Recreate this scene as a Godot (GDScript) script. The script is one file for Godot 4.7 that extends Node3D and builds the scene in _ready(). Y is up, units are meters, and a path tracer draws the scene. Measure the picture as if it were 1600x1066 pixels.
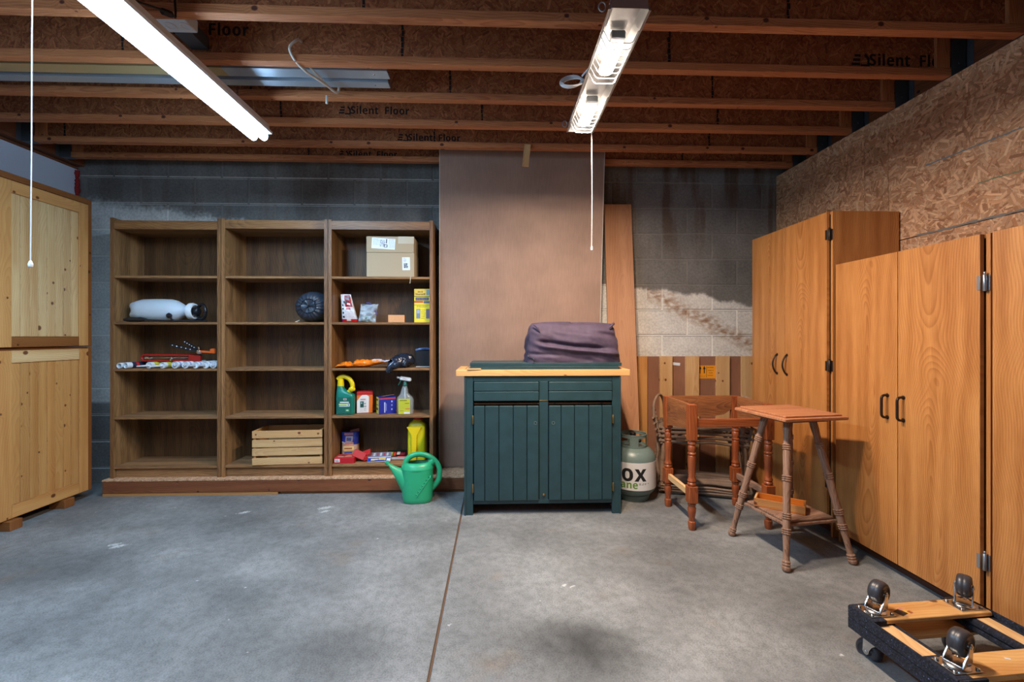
extends Node3D
# A basement storage room: bookcases, a green cupboard, oak cabinets, open joist ceiling, two work lights.

const FOCAL := 690.0        # focal length in pixels of the 1600-wide frame
const HORIZON := 526.0
const EYE := 1.12

# ---------------------------------------------------------------- mesh builder
class Shape:
	static var rng := RandomNumberGenerator.new()
	var v := PackedVector3Array()
	var n := PackedVector3Array()
	var t := PackedVector2Array()
	var c := PackedColorArray()
	var x := Transform3D()
	var col := Color.WHITE
	var fixed_uv := false

	func tri(a: Vector3, b: Vector3, d: Vector3, na: Vector3, nb: Vector3, nd: Vector3, ua: Vector2, ub: Vector2, ud: Vector2) -> void:
		var pa := x * a
		var pb := x * b
		var pd := x * d
		var ma := (x.basis * na).normalized()
		var mb := (x.basis * nb).normalized()
		var md := (x.basis * nd).normalized()
		if (pb - pa).cross(pd - pa).dot(ma + mb + md) > 0.0:
			v.append_array([pa, pd, pb]); n.append_array([ma, md, mb]); t.append_array([ua, ud, ub])
		else:
			v.append_array([pa, pb, pd]); n.append_array([ma, mb, md]); t.append_array([ua, ub, ud])
		c.append_array([col, col, col])

	func quad(a: Vector3, b: Vector3, d: Vector3, e: Vector3, nn: Array, uu: Array) -> void:
		tri(a, b, d, nn[0], nn[1], nn[2], uu[0], uu[1], uu[2])
		tri(a, d, e, nn[0], nn[2], nn[3], uu[0], uu[2], uu[3])

	func tint(spread: float, warm := 0.0) -> Shape:
		var k := 1.0 - spread * 0.5 + spread * rng.randf() - spread * 0.5
		var w := (rng.randf() - 0.5) * warm
		col = Color(k * (1.0 + w), k, k * (1.0 - w))
		return self

	# chamfered box; g is the axis the grain runs along
	func box(at: Vector3, s: Vector3, b := 0.0015, g := 1) -> Shape:
		var h := s * 0.5
		b = minf(b, minf(h.x, minf(h.y, h.z)) * 0.6)
		var o := Vector2(rng.randf() * 3.0, rng.randf() * 3.0)
		if fixed_uv:
			o = Vector2.ZERO
		var P := []
		for i in 8:
			var sg := Vector3(1 if i & 1 else -1, 1 if i & 2 else -1, 1 if i & 4 else -1)
			var row := []
			for a in 3:
				var q := Vector3(h.x - b, h.y - b, h.z - b)
				q[a] = h[a]
				row.append(at + q * sg)
			P.append(row)
		var uvof := func(p: Vector3, a: int) -> Vector2:
			var vv := g if g != a else (1 if a != 1 else 2)
			var uu := 3 - a - vv
			return Vector2(p[uu], p[vv]) + o
		for a in 3:
			for sg in 2:
				var ids := []
				var b1 := 1 << ((a + 1) % 3)
				var b2 := 1 << ((a + 2) % 3)
				var base := (1 << a) if sg else 0
				ids = [base, base | b1, base | b1 | b2, base | b2]
				var nn := Vector3.ZERO
				nn[a] = 1.0 if sg else -1.0
				quad(P[ids[0]][a], P[ids[1]][a], P[ids[2]][a], P[ids[3]][a], [nn, nn, nn, nn], [uvof.call(P[ids[0]][a], a), uvof.call(P[ids[1]][a], a), uvof.call(P[ids[2]][a], a), uvof.call(P[ids[3]][a], a)])
		if b <= 0.0:
			return self
		for a in 3:                                   # the edge along axis a, between faces p and q
			var p := (a + 1) % 3
			var q := (a + 2) % 3
			for k in 4:
				var i0 := ((1 << p) if k & 1 else 0) | ((1 << q) if k & 2 else 0)
				var i1 := i0 | (1 << a)
				var np := Vector3.ZERO
				np[p] = 1.0 if k & 1 else -1.0
				var nq := Vector3.ZERO
				nq[q] = 1.0 if k & 2 else -1.0
				quad(P[i0][p], P[i1][p], P[i1][q], P[i0][q], [np, np, nq, nq], [uvof.call(P[i0][p], p), uvof.call(P[i1][p], p), uvof.call(P[i1][p], p), uvof.call(P[i0][p], p)])
		for i in 8:
			var sg := Vector3(1 if i & 1 else -1, 1 if i & 2 else -1, 1 if i & 4 else -1)
			var u: Vector2 = uvof.call(P[i][0], 0)
			tri(P[i][0], P[i][1], P[i][2], Vector3(sg.x, 0, 0), Vector3(0, sg.y, 0), Vector3(0, 0, sg.z), u, u, u)
		return self

	# box between two corners
	func span(a: Vector3, e: Vector3, b := 0.0015, g := 1) -> Shape:
		return box((a + e) * 0.5, (e - a).abs(), b, g)

	# board with its own turn
	func board(at: Vector3, s: Vector3, turn: Basis, b := 0.0015, g := 1) -> Shape:
		var keep := x
		x = keep * Transform3D(turn, at)
		box(Vector3.ZERO, s, b, g)
		x = keep
		return self

	# profile of (radius, height) turned round the local y axis
	func lathe(prof: Array, seg := 24, sharp := 40.0) -> Shape:
		var m := prof.size()
		var fn := []
		for i in m - 1:
			var d: Vector2 = prof[i + 1] - prof[i]
			fn.append(Vector2(d.y, -d.x).normalized() if d.length() > 1e-7 else Vector2(1, 0))
		var along := 0.0
		for i in m - 1:
			var n0: Vector2 = fn[i]
			var n1: Vector2 = fn[i]
			if i > 0 and rad_to_deg(acos(clampf(fn[i].dot(fn[i - 1]), -1, 1))) < sharp:
				n0 = (fn[i] + fn[i - 1]).normalized()
			if i < m - 2 and rad_to_deg(acos(clampf(fn[i].dot(fn[i + 1]), -1, 1))) < sharp:
				n1 = (fn[i] + fn[i + 1]).normalized()
			var p0: Vector2 = prof[i]
			var p1: Vector2 = prof[i + 1]
			var l := p0.distance_to(p1)
			var rr := maxf(p0.x, p1.x)
			for k in seg:
				var a0 := TAU * k / seg
				var a1 := TAU * (k + 1) / seg
				var e0 := Vector3(cos(a0), 0, sin(a0))
				var e1 := Vector3(cos(a1), 0, sin(a1))
				var q00 := e0 * p0.x + Vector3(0, p0.y, 0)
				var q10 := e1 * p0.x + Vector3(0, p0.y, 0)
				var q01 := e0 * p1.x + Vector3(0, p1.y, 0)
				var q11 := e1 * p1.x + Vector3(0, p1.y, 0)
				var m00 := e0 * n0.x + Vector3(0, n0.y, 0)
				var m10 := e1 * n0.x + Vector3(0, n0.y, 0)
				var m01 := e0 * n1.x + Vector3(0, n1.y, 0)
				var m11 := e1 * n1.x + Vector3(0, n1.y, 0)
				var u0 := Vector2(a0 * rr, along)
				var u1 := Vector2(a1 * rr, along)
				var w0 := Vector2(a0 * rr, along + l)
				var w1 := Vector2(a1 * rr, along + l)
				if p0.x > 1e-6:
					tri(q00, q10, q11, m00, m10, m11, u0, u1, w1)
				if p1.x > 1e-6:
					tri(q00, q11, q01, m00, m11, m01, u0, w1, w0)
			along += l
		return self

	# lathe from point a (profile height 0) towards point e
	func turned(a: Vector3, e: Vector3, prof: Array, seg := 20, sharp := 40.0) -> Shape:
		var keep := x
		var y := (e - a).normalized()
		var z := y.cross(Vector3(1, 0, 0) if absf(y.x) < 0.9 else Vector3(0, 0, 1)).normalized()
		x = keep * Transform3D(Basis(y.cross(z), y, z), a)
		lathe(prof, seg, sharp)
		x = keep
		return self

	func rod(a: Vector3, e: Vector3, r: float, seg := 12) -> Shape:
		var l := a.distance_to(e)
		var b := minf(r * 0.25, l * 0.2)
		return turned(a, e, [Vector2(0, 0), Vector2(r - b, 0), Vector2(r, b), Vector2(r, l - b), Vector2(r - b, l), Vector2(0, l)], seg, 50.0)

	# round tube along points; r is a number or one radius per point
	func tube(pts: Array, r: Variant, sides := 8, closed := false) -> Shape:
		var rings := []
		var up := Vector3(0.123, 0.97, 0.21).normalized()
		var m := pts.size()
		for i in m:
			var a: Vector3 = pts[(i - 1 + m) % m] if closed else pts[maxi(i - 1, 0)]
			var e: Vector3 = pts[(i + 1) % m] if closed else pts[mini(i + 1, m - 1)]
			var d := (e - a).normalized()
			var s := d.cross(up)
			if s.length() < 0.05:
				s = d.cross(Vector3(1, 0.1, 0.2))
			s = s.normalized()
			up = s.cross(d).normalized()
			var rad: float = r[i] if r is Array else r
			var ring := PackedVector3Array()
			for k in sides:
				var an := TAU * k / sides
				ring.append(pts[i] + (s * cos(an) + up * sin(an)) * rad)
			rings.append(ring)
		if closed:
			rings.append(rings[0])
			return skin(rings, false, false)
		return skin(rings, true, true)

	# closed rings joined into a smooth skin
	func skin(rings: Array, cap0 := true, cap1 := true, planar := false, uvs := 1.0) -> Shape:
		var m := rings.size()
		var s: int = rings[0].size()
		var nn := []
		var mid := []
		for i in m:
			var cc := Vector3.ZERO
			for p in rings[i]:
				cc += p
			mid.append(cc / s)
		for i in m:
			var row := PackedVector3Array()
			var sum := 0.0
			for k in s:
				var du: Vector3 = rings[i][(k + 1) % s] - rings[i][(k - 1 + s) % s]
				var dv: Vector3 = rings[mini(i + 1, m - 1)][k] - rings[maxi(i - 1, 0)][k]
				var q := du.cross(dv).normalized()
				row.append(q)
				sum += q.dot(rings[i][k] - mid[i])
			if sum < 0.0:
				for k in s:
					row[k] = -row[k]
			nn.append(row)
		var uvof := func(p: Vector3, i: int, k: int) -> Vector2:
			return Vector2(p.x, -p.y) * uvs if planar else Vector2(float(k) / s * uvs, float(i) / m * uvs)
		for i in m - 1:
			for k in s:
				var k1 := (k + 1) % s
				quad(rings[i][k], rings[i][k1], rings[i + 1][k1], rings[i + 1][k], [nn[i][k], nn[i][k1], nn[i + 1][k1], nn[i + 1][k]], [uvof.call(rings[i][k], i, k), uvof.call(rings[i][k1], i, k + 1), uvof.call(rings[i + 1][k1], i + 1, k + 1), uvof.call(rings[i + 1][k], i + 1, k)])
		for e in [[cap0, 0, 1], [cap1, m - 1, m - 2]]:
			if e[0]:
				var i: int = e[1]
				var d: Vector3 = (mid[i] - mid[e[2]]).normalized()
				if d.length() < 0.5:
					continue
				for k in s:
					var a: Vector3 = rings[i][k]
					var b: Vector3 = rings[i][(k + 1) % s]
					tri(mid[i], a, b, d, d, d, uvof.call(mid[i], i, k), uvof.call(a, i, k), uvof.call(b, i, k + 1))
		return self

	# outline in the local xy plane, pulled out by depth along z (centred)
	func plate(poly: Array, depth: float, round_deg := 35.0) -> Shape:
		var pp := PackedVector2Array(poly)
		var ids := Geometry2D.triangulate_polygon(pp)
		var h := depth * 0.5
		for i in range(0, ids.size(), 3):
			var a := pp[ids[i]]
			var b := pp[ids[i + 1]]
			var d := pp[ids[i + 2]]
			for s in [1.0, -1.0]:
				var q := Vector3(0, 0, s)
				tri(Vector3(a.x, a.y, h * s), Vector3(b.x, b.y, h * s), Vector3(d.x, d.y, h * s), q, q, q, a, b, d)
		var m := pp.size()
		var area := 0.0
		for i in m:
			area += pp[i].cross(pp[(i + 1) % m])
		var fn := []
		for i in m:
			var d := (pp[(i + 1) % m] - pp[i]).normalized()
			fn.append(Vector3(d.y, -d.x, 0) * signf(area))
		var run := 0.0
		for i in m:
			var a := pp[i]
			var b := pp[(i + 1) % m]
			var na: Vector3 = fn[i]
			var nb: Vector3 = fn[i]
			var before: Vector3 = fn[(i - 1 + m) % m]
			var after: Vector3 = fn[(i + 1) % m]
			if na.dot(before) > cos(deg_to_rad(round_deg)):
				na = (na + before).normalized()
			if nb.dot(after) > cos(deg_to_rad(round_deg)):
				nb = (nb + after).normalized()
			var l := a.distance_to(b)
			quad(Vector3(a.x, a.y, -h), Vector3(b.x, b.y, -h), Vector3(b.x, b.y, h), Vector3(a.x, a.y, h), [na, nb, nb, na], [Vector2(run, 0), Vector2(run + l, 0), Vector2(run + l, depth), Vector2(run, depth)])
			run += l
		return self

	# one flat rectangle with the texture laid once across it (x to the right, y up), facing local +z
	func leaf(w: float, h: float) -> Shape:
		var q := Vector3(0, 0, 1)
		quad(Vector3(-w / 2, -h / 2, 0), Vector3(w / 2, -h / 2, 0), Vector3(w / 2, h / 2, 0), Vector3(-w / 2, h / 2, 0), [q, q, q, q], [Vector2(0, 1), Vector2(1, 1), Vector2(1, 0), Vector2(0, 0)])
		return self

	func mesh(m: Material) -> ArrayMesh:
		var arr := []
		arr.resize(Mesh.ARRAY_MAX)
		arr[Mesh.ARRAY_VERTEX] = v
		arr[Mesh.ARRAY_NORMAL] = n
		arr[Mesh.ARRAY_TEX_UV] = t
		arr[Mesh.ARRAY_COLOR] = c
		var am := ArrayMesh.new()
		am.add_surface_from_arrays(Mesh.PRIMITIVE_TRIANGLES, arr)
		am.surface_set_material(0, m)
		return am

# ---------------------------------------------------------------- helpers
var M := {}
var rng := RandomNumberGenerator.new()

func s() -> Shape:
	return Shape.new()

func obj(called: String, sh: Shape, m: Material, parent: Node = self) -> MeshInstance3D:
	var o := MeshInstance3D.new()
	o.name = called
	o.mesh = sh.mesh(m)
	parent.add_child(o, true)
	return o

var taken := {}
func numbered(called: String) -> String:
	taken[called] = taken.get(called, 0) + 1
	return called if taken[called] == 1 else "%s_%03d" % [called, taken[called] - 1]

func thing(called: String, label: String, category: String, at := Vector3.ZERO, turn := 0.0, group := "") -> Node3D:
	var o := Node3D.new()
	o.name = numbered(called)
	add_child(o, true)
	o.position = at
	o.rotation.y = turn
	o.set_meta("label", label)
	o.set_meta("category", category)
	if group:
		o.set_meta("group", group)
	return o

func struct(called: String, label: String, category: String) -> Node3D:
	var o := thing(called, label, category)
	o.set_meta("kind", "structure")
	return o

func mat(called: String, color: Color, rough := 0.6, tex: Texture2D = null, size := Vector2(1, 1), metal := 0.0) -> StandardMaterial3D:
	var m := StandardMaterial3D.new()
	m.resource_name = called
	m.albedo_color = color
	m.roughness = rough
	m.metallic = metal
	m.vertex_color_use_as_albedo = true
	if tex:
		m.albedo_texture = tex
		m.uv1_scale = Vector3(1.0 / size.x, 1.0 / size.y, 1)
	M[called] = m
	return m

func bump(m: StandardMaterial3D, tex: Texture2D, cm: float) -> void:
	m.heightmap_enabled = true
	m.heightmap_texture = tex
	m.heightmap_scale = cm

func rgb(r: int, g: int, b: int) -> Color:
	return Color8(r, g, b)

# a picture computed pixel by pixel; borders are cross-faded so that it repeats
func picture(w: int, h: int, f: Callable, tile := true) -> ImageTexture:
	var d := PackedByteArray()
	d.resize(w * h * 3)
	var i := 0
	var bw := int(w * 0.88)
	var bh := int(h * 0.92)
	for y in h:
		for x in w:
			var q: Color = f.call(float(x) / w, float(y) / h)
			if tile:
				if x > bw:
					q = q.lerp(f.call(float(x) / w - 1.0, float(y) / h), float(x - bw) / (w - bw))
				if y > bh:
					var q2: Color = f.call(float(x) / w, float(y) / h - 1.0)
					if x > bw:
						q2 = q2.lerp(f.call(float(x) / w - 1.0, float(y) / h - 1.0), float(x - bw) / (w - bw))
					q = q.lerp(q2, float(y - bh) / (h - bh))
			d[i] = clampi(int(q.r * 255.0), 0, 255)
			d[i + 1] = clampi(int(q.g * 255.0), 0, 255)
			d[i + 2] = clampi(int(q.b * 255.0), 0, 255)
			i += 3
	return ImageTexture.create_from_image(Image.create_from_data(w, h, false, Image.FORMAT_RGB8, d))

func noise(sd: int, octaves := 3) -> FastNoiseLite:
	var q := FastNoiseLite.new()
	q.noise_type = FastNoiseLite.TYPE_SIMPLEX_SMOOTH
	q.seed = sd
	q.frequency = 1.0
	q.fractal_octaves = octaves
	return q

# timber face tw x th metres, grain along v
func timber(w: int, h: int, tw: float, th: float, light: Color, dark: Color, rings: float, arch: float, fine: float, knots: int, sd: int, knot_color := Color(0.22, 0.11, 0.04), strong := 0.6) -> ImageTexture:
	var a := noise(sd, 2)
	var b := noise(sd + 1, 1)
	var r := RandomNumberGenerator.new()
	r.seed = sd
	var kn := []
	for i in knots:
		kn.append(Vector3(r.randf_range(0.1, 0.85) * tw, r.randf_range(0.05, 0.9) * th, r.randf_range(0.004, 0.011)))
	var f := func(u: float, v: float) -> Color:
		var X := u * tw
		var Y := v * th
		var xx := X - tw * 0.47 + a.get_noise_2d(1.7, Y * 1.3) * 0.05 + a.get_noise_2d(X * 9.0, Y * 1.5) * 0.005
		var dep := arch * (1.05 + sin(TAU * v * 1.0 + 0.6) * 0.75 + b.get_noise_2d(5.0, Y * 3.0) * 0.5)
		var shade := 0.0
		var ph := sqrt(xx * xx + dep * dep) * rings
		for k in kn:
			var dx: float = (X - k.x) / k.z
			var dy: float = (Y - k.y) / (k.z * 1.25)
			var q := dx * dx + dy * dy
			if q < 30.0:
				ph += exp(-q * 0.12) * 2.2
				if q < 1.6:
					shade = maxf(shade, clampf(1.6 - q, 0.0, 1.0) * 0.85)
		var ring := fposmod(ph, 1.0)
		ring = ring * ring * (1.0 - smoothstep(0.9, 1.0, ring))
		var fi := b.get_noise_2d(X * 620.0, Y * 9.0)
		var broad := a.get_noise_2d(X * 14.0 + 40.0, Y * 0.6)
		var k2 := clampf(ring * strong + fi * fine * 1.5 + broad * 0.42 + 0.2, 0.0, 1.0)
		return light.lerp(dark, k2).lerp(knot_color, shade)
	return picture(w, h, f)

func strands(px: int, count: int, sd: int, base: Color, tones: Array) -> ImageTexture:
	var d := PackedByteArray()
	d.resize(px * px * 3)
	for i in px * px:
		d[i * 3] = int(base.r * 255); d[i * 3 + 1] = int(base.g * 255); d[i * 3 + 2] = int(base.b * 255)
	var r := RandomNumberGenerator.new()
	r.seed = sd
	for i in count:
		var cx := r.randf() * px
		var cy := r.randf() * px
		var an := r.randfn(0.0, 0.75) + (PI / 2 if r.randf() < 0.35 else 0.0)
		var l := r.randf_range(10.0, 44.0)
		var w := r.randf_range(2.5, 9.5)
		var tone: Color = tones[r.randi() % tones.size()]
		tone = tone * r.randf_range(0.9, 1.08)
		var ca := cos(an)
		var sa := sin(an)
		var skew := r.randf_range(-0.5, 0.5)
		var ew := absf(ca) * l * 0.5 + absf(sa) * w * 0.5
		var eh := absf(sa) * l * 0.5 + absf(ca) * w * 0.5
		for y in range(int(cy - eh), int(cy + eh) + 1):
			for x in range(int(cx - ew), int(cx + ew) + 1):
				var lx := (x - cx) * ca + (y - cy) * sa
				var ly := -(x - cx) * sa + (y - cy) * ca
				if absf(ly) > w * 0.5 or absf(lx + ly * skew) > l * 0.5:
					continue
				var k := 1.0
				if ly > w * 0.5 - 1.1:
					k = 0.84
				elif int(ly * 1.7 + i) % 3 == 0:
					k = 0.94
				var at := (posmod(y, px) * px + posmod(x, px)) * 3
				d[at] = clampi(int(tone.r * k * 255), 0, 255)
				d[at + 1] = clampi(int(tone.g * k * 255), 0, 255)
				d[at + 2] = clampi(int(tone.b * k * 255), 0, 255)
	return ImageTexture.create_from_image(Image.create_from_data(px, px, false, Image.FORMAT_RGB8, d))

# printed matter: rectangles [x, y, w, h, colour] in pixels on a ground
func print_sheet(w: int, h: int, ground: Color, rects: Array) -> ImageTexture:
	var im := Image.create_empty(w, h, false, Image.FORMAT_RGB8)
	im.fill(ground)
	for q in rects:
		im.fill_rect(Rect2i(q[0], q[1], q[2], q[3]), q[4])
	return ImageTexture.create_from_image(im)

# rows of small dashes, as unreadable small print looks
func small_print(x: int, y: int, w: int, rows: int, step: int, ink: Color, sd: int, hh := 1) -> Array:
	var r := RandomNumberGenerator.new()
	r.seed = sd
	var out := []
	for i in rows:
		var at := x
		while at < x + w - 2:
			var l := r.randi_range(2, 6)
			l = mini(l, x + w - at)
			out.append([at, y + i * step, l, hh, ink])
			at += l + r.randi_range(1, 3)
	return out

func printed(called: String, parent: Node, w: float, h: float, tex: Texture2D, at: Transform3D, rough := 0.5) -> MeshInstance3D:
	var m := StandardMaterial3D.new()
	m.resource_name = called
	m.albedo_texture = tex
	m.roughness = rough
	var sh := s()
	sh.x = at
	sh.leaf(w, h)
	return obj(called, sh, m, parent)

func text_arrays(words: String, height: float, depth: float, weight: int) -> Array:
	var tm := TextMesh.new()
	var f := SystemFont.new()
	f.font_names = PackedStringArray(["Droid Sans"])
	f.font_weight = weight
	tm.font = f
	tm.text = words
	tm.font_size = 64
	tm.pixel_size = height / 46.0
	tm.depth = depth
	tm.curve_step = 2.0
	return tm.get_mesh_arrays()

# lettering on a flat face (radius 0) or bent round a vertical cylinder
func letters(called: String, parent: Node, words: String, height: float, at: Transform3D, m: Material, radius := 0.0, weight := 700, depth := 0.0006, stretch := 1.0) -> MeshInstance3D:
	var arr := text_arrays(words, height, depth, weight)
	var vv: PackedVector3Array = arr[Mesh.ARRAY_VERTEX]
	var nn: PackedVector3Array = arr[Mesh.ARRAY_NORMAL]
	for i in vv.size():
		var p := vv[i]
		p.x *= stretch
		if radius > 0.0:
			var an := p.x / radius
			var e := Vector3(sin(an), 0, cos(an))
			vv[i] = at * (e * (radius + p.z) + Vector3(0, p.y, 0))
			nn[i] = at.basis * (Basis(Vector3.UP, an) * nn[i])
		else:
			vv[i] = at * p
			nn[i] = at.basis * nn[i]
	arr[Mesh.ARRAY_VERTEX] = vv
	arr[Mesh.ARRAY_NORMAL] = nn
	arr[Mesh.ARRAY_TANGENT] = null
	var am := ArrayMesh.new()
	am.add_surface_from_arrays(Mesh.PRIMITIVE_TRIANGLES, arr)
	am.surface_set_material(0, m)
	var o := MeshInstance3D.new()
	o.name = called
	o.mesh = am
	parent.add_child(o, true)
	return o

func at(x: float, y: float, z: float) -> Transform3D:
	return Transform3D(Basis(), Vector3(x, y, z))

func faced(n: Vector3, p: Vector3, roll := 0.0) -> Transform3D:     # local +z along n, y as far up as it goes
	var z := n.normalized()
	var up := Vector3.UP if absf(z.y) < 0.95 else Vector3(0, 0, -1)
	var xx := up.cross(z).normalized()
	return Transform3D(Basis(xx, z.cross(xx), z), p) * Transform3D(Basis(Vector3(0, 0, 1), roll), Vector3.ZERO)

func arc(c: Vector3, a: Vector3, b: Vector3, from: float, to: float, steps: int) -> Array:
	var out := []
	for i in steps + 1:
		var an := lerpf(from, to, float(i) / steps)
		out.append(c + a * cos(an) + b * sin(an))
	return out

func curve(pts: Array, steps := 8) -> Array:              # Catmull-Rom through the points
	var out := []
	for i in pts.size() - 1:
		var p0: Vector3 = pts[maxi(i - 1, 0)]
		var p1: Vector3 = pts[i]
		var p2: Vector3 = pts[i + 1]
		var p3: Vector3 = pts[mini(i + 2, pts.size() - 1)]
		for k in steps:
			out.append(p1.cubic_interpolate(p2, p0, p3, float(k) / steps))
	out.append(pts[-1])
	return out

# a soft packet: pillow w x h x t, standing on its lower edge, print laid across its front
func pouch(w: float, h: float, th: float, seam: float, rumple: float, sd: int, ctr := 0.5) -> Shape:
	var nz := noise(sd, 2)
	var sh := s()
	var rings := []
	var rows := 18
	var cols := 28
	for i in rows + 1:
		var q := float(i) / rows
		var half := th * 0.5 * pow(maxf(sin(PI * clampf(pow(q, ctr * 1.4), 0.0, 1.0)), 0.0), 0.6) + seam
		var ww := w * 0.5 * (1.0 - 0.06 * sin(PI * q))
		var ring := PackedVector3Array()
		for k in cols:
			var an := TAU * k / cols
			var cx := cos(an)
			var sx := sin(an)
			var px := signf(cx) * pow(absf(cx), 0.8) * ww
			var pz := signf(sx) * pow(absf(sx), 0.75) * half
			var f := nz.get_noise_3d(px * 22.0, q * h * 22.0, pz * 9.0) * rumple
			ring.append(Vector3(px + f * 0.4, q * h + f * 0.3 * q, pz + f))
		rings.append(ring)
	sh.skin(rings, true, true, true, 1.0)
	for i in sh.t.size():
		sh.t[i] = Vector2(sh.t[i].x / w + 0.5, 1.0 + sh.t[i].y / h)
	return sh

func _ready() -> void:
	rng.seed = 11
	Shape.rng = RandomNumberGenerator.new()
	Shape.rng.seed = 5
	# ---- camera
	var cam := Camera3D.new()
	cam.name = "camera"
	cam.near = 0.05
	cam.far = 60.0
	cam.projection = Camera3D.PROJECTION_FRUSTUM
	cam.keep_aspect = Camera3D.KEEP_HEIGHT
	cam.size = 2.0 * cam.near * 533.0 / FOCAL
	cam.frustum_offset = Vector2(0.0, (HORIZON - 533.0) / FOCAL * cam.near)
	cam.position = Vector3(0, EYE, 0)
	cam.rotation.y = -atan(24.0 / FOCAL)
	add_child(cam)
	cam.current = true
	# ---- surroundings and exposure
	var around := WorldEnvironment.new()
	around.name = "surroundings"
	var e := Environment.new()
	e.background_mode = Environment.BG_COLOR
	e.background_color = Color.BLACK
	e.tonemap_mode = Environment.TONE_MAPPER_LINEAR
	e.tonemap_exposure = EXPOSURE
	e.sdfgi_enabled = true
	e.ssao_enabled = true
	e.ssil_enabled = true
	around.environment = e
	add_child(around)
	make_materials()
	build_room()
	build_ceiling()
	build_lights()
	build_ceiling_bits()
	build_left_cabinets()
	build_bookcases()
	build_shelf_goods()
	build_watering_can()
	build_leaning_boards()
	build_green_cupboard()
	build_gas_bottle()
	build_twig_stand()
	build_washstand()
	build_plant_stand()
	build_oak_cabinets()
	build_dollies()

const EXPOSURE := 1.35
const TUBE_COLOR := Color(0.70, 0.86, 1.0)
const LAMP_COLOR := Color(1.0, 0.91, 0.82)
const TUBE_POWER := 5.0
const LAMP_POWER := 3.3

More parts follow.
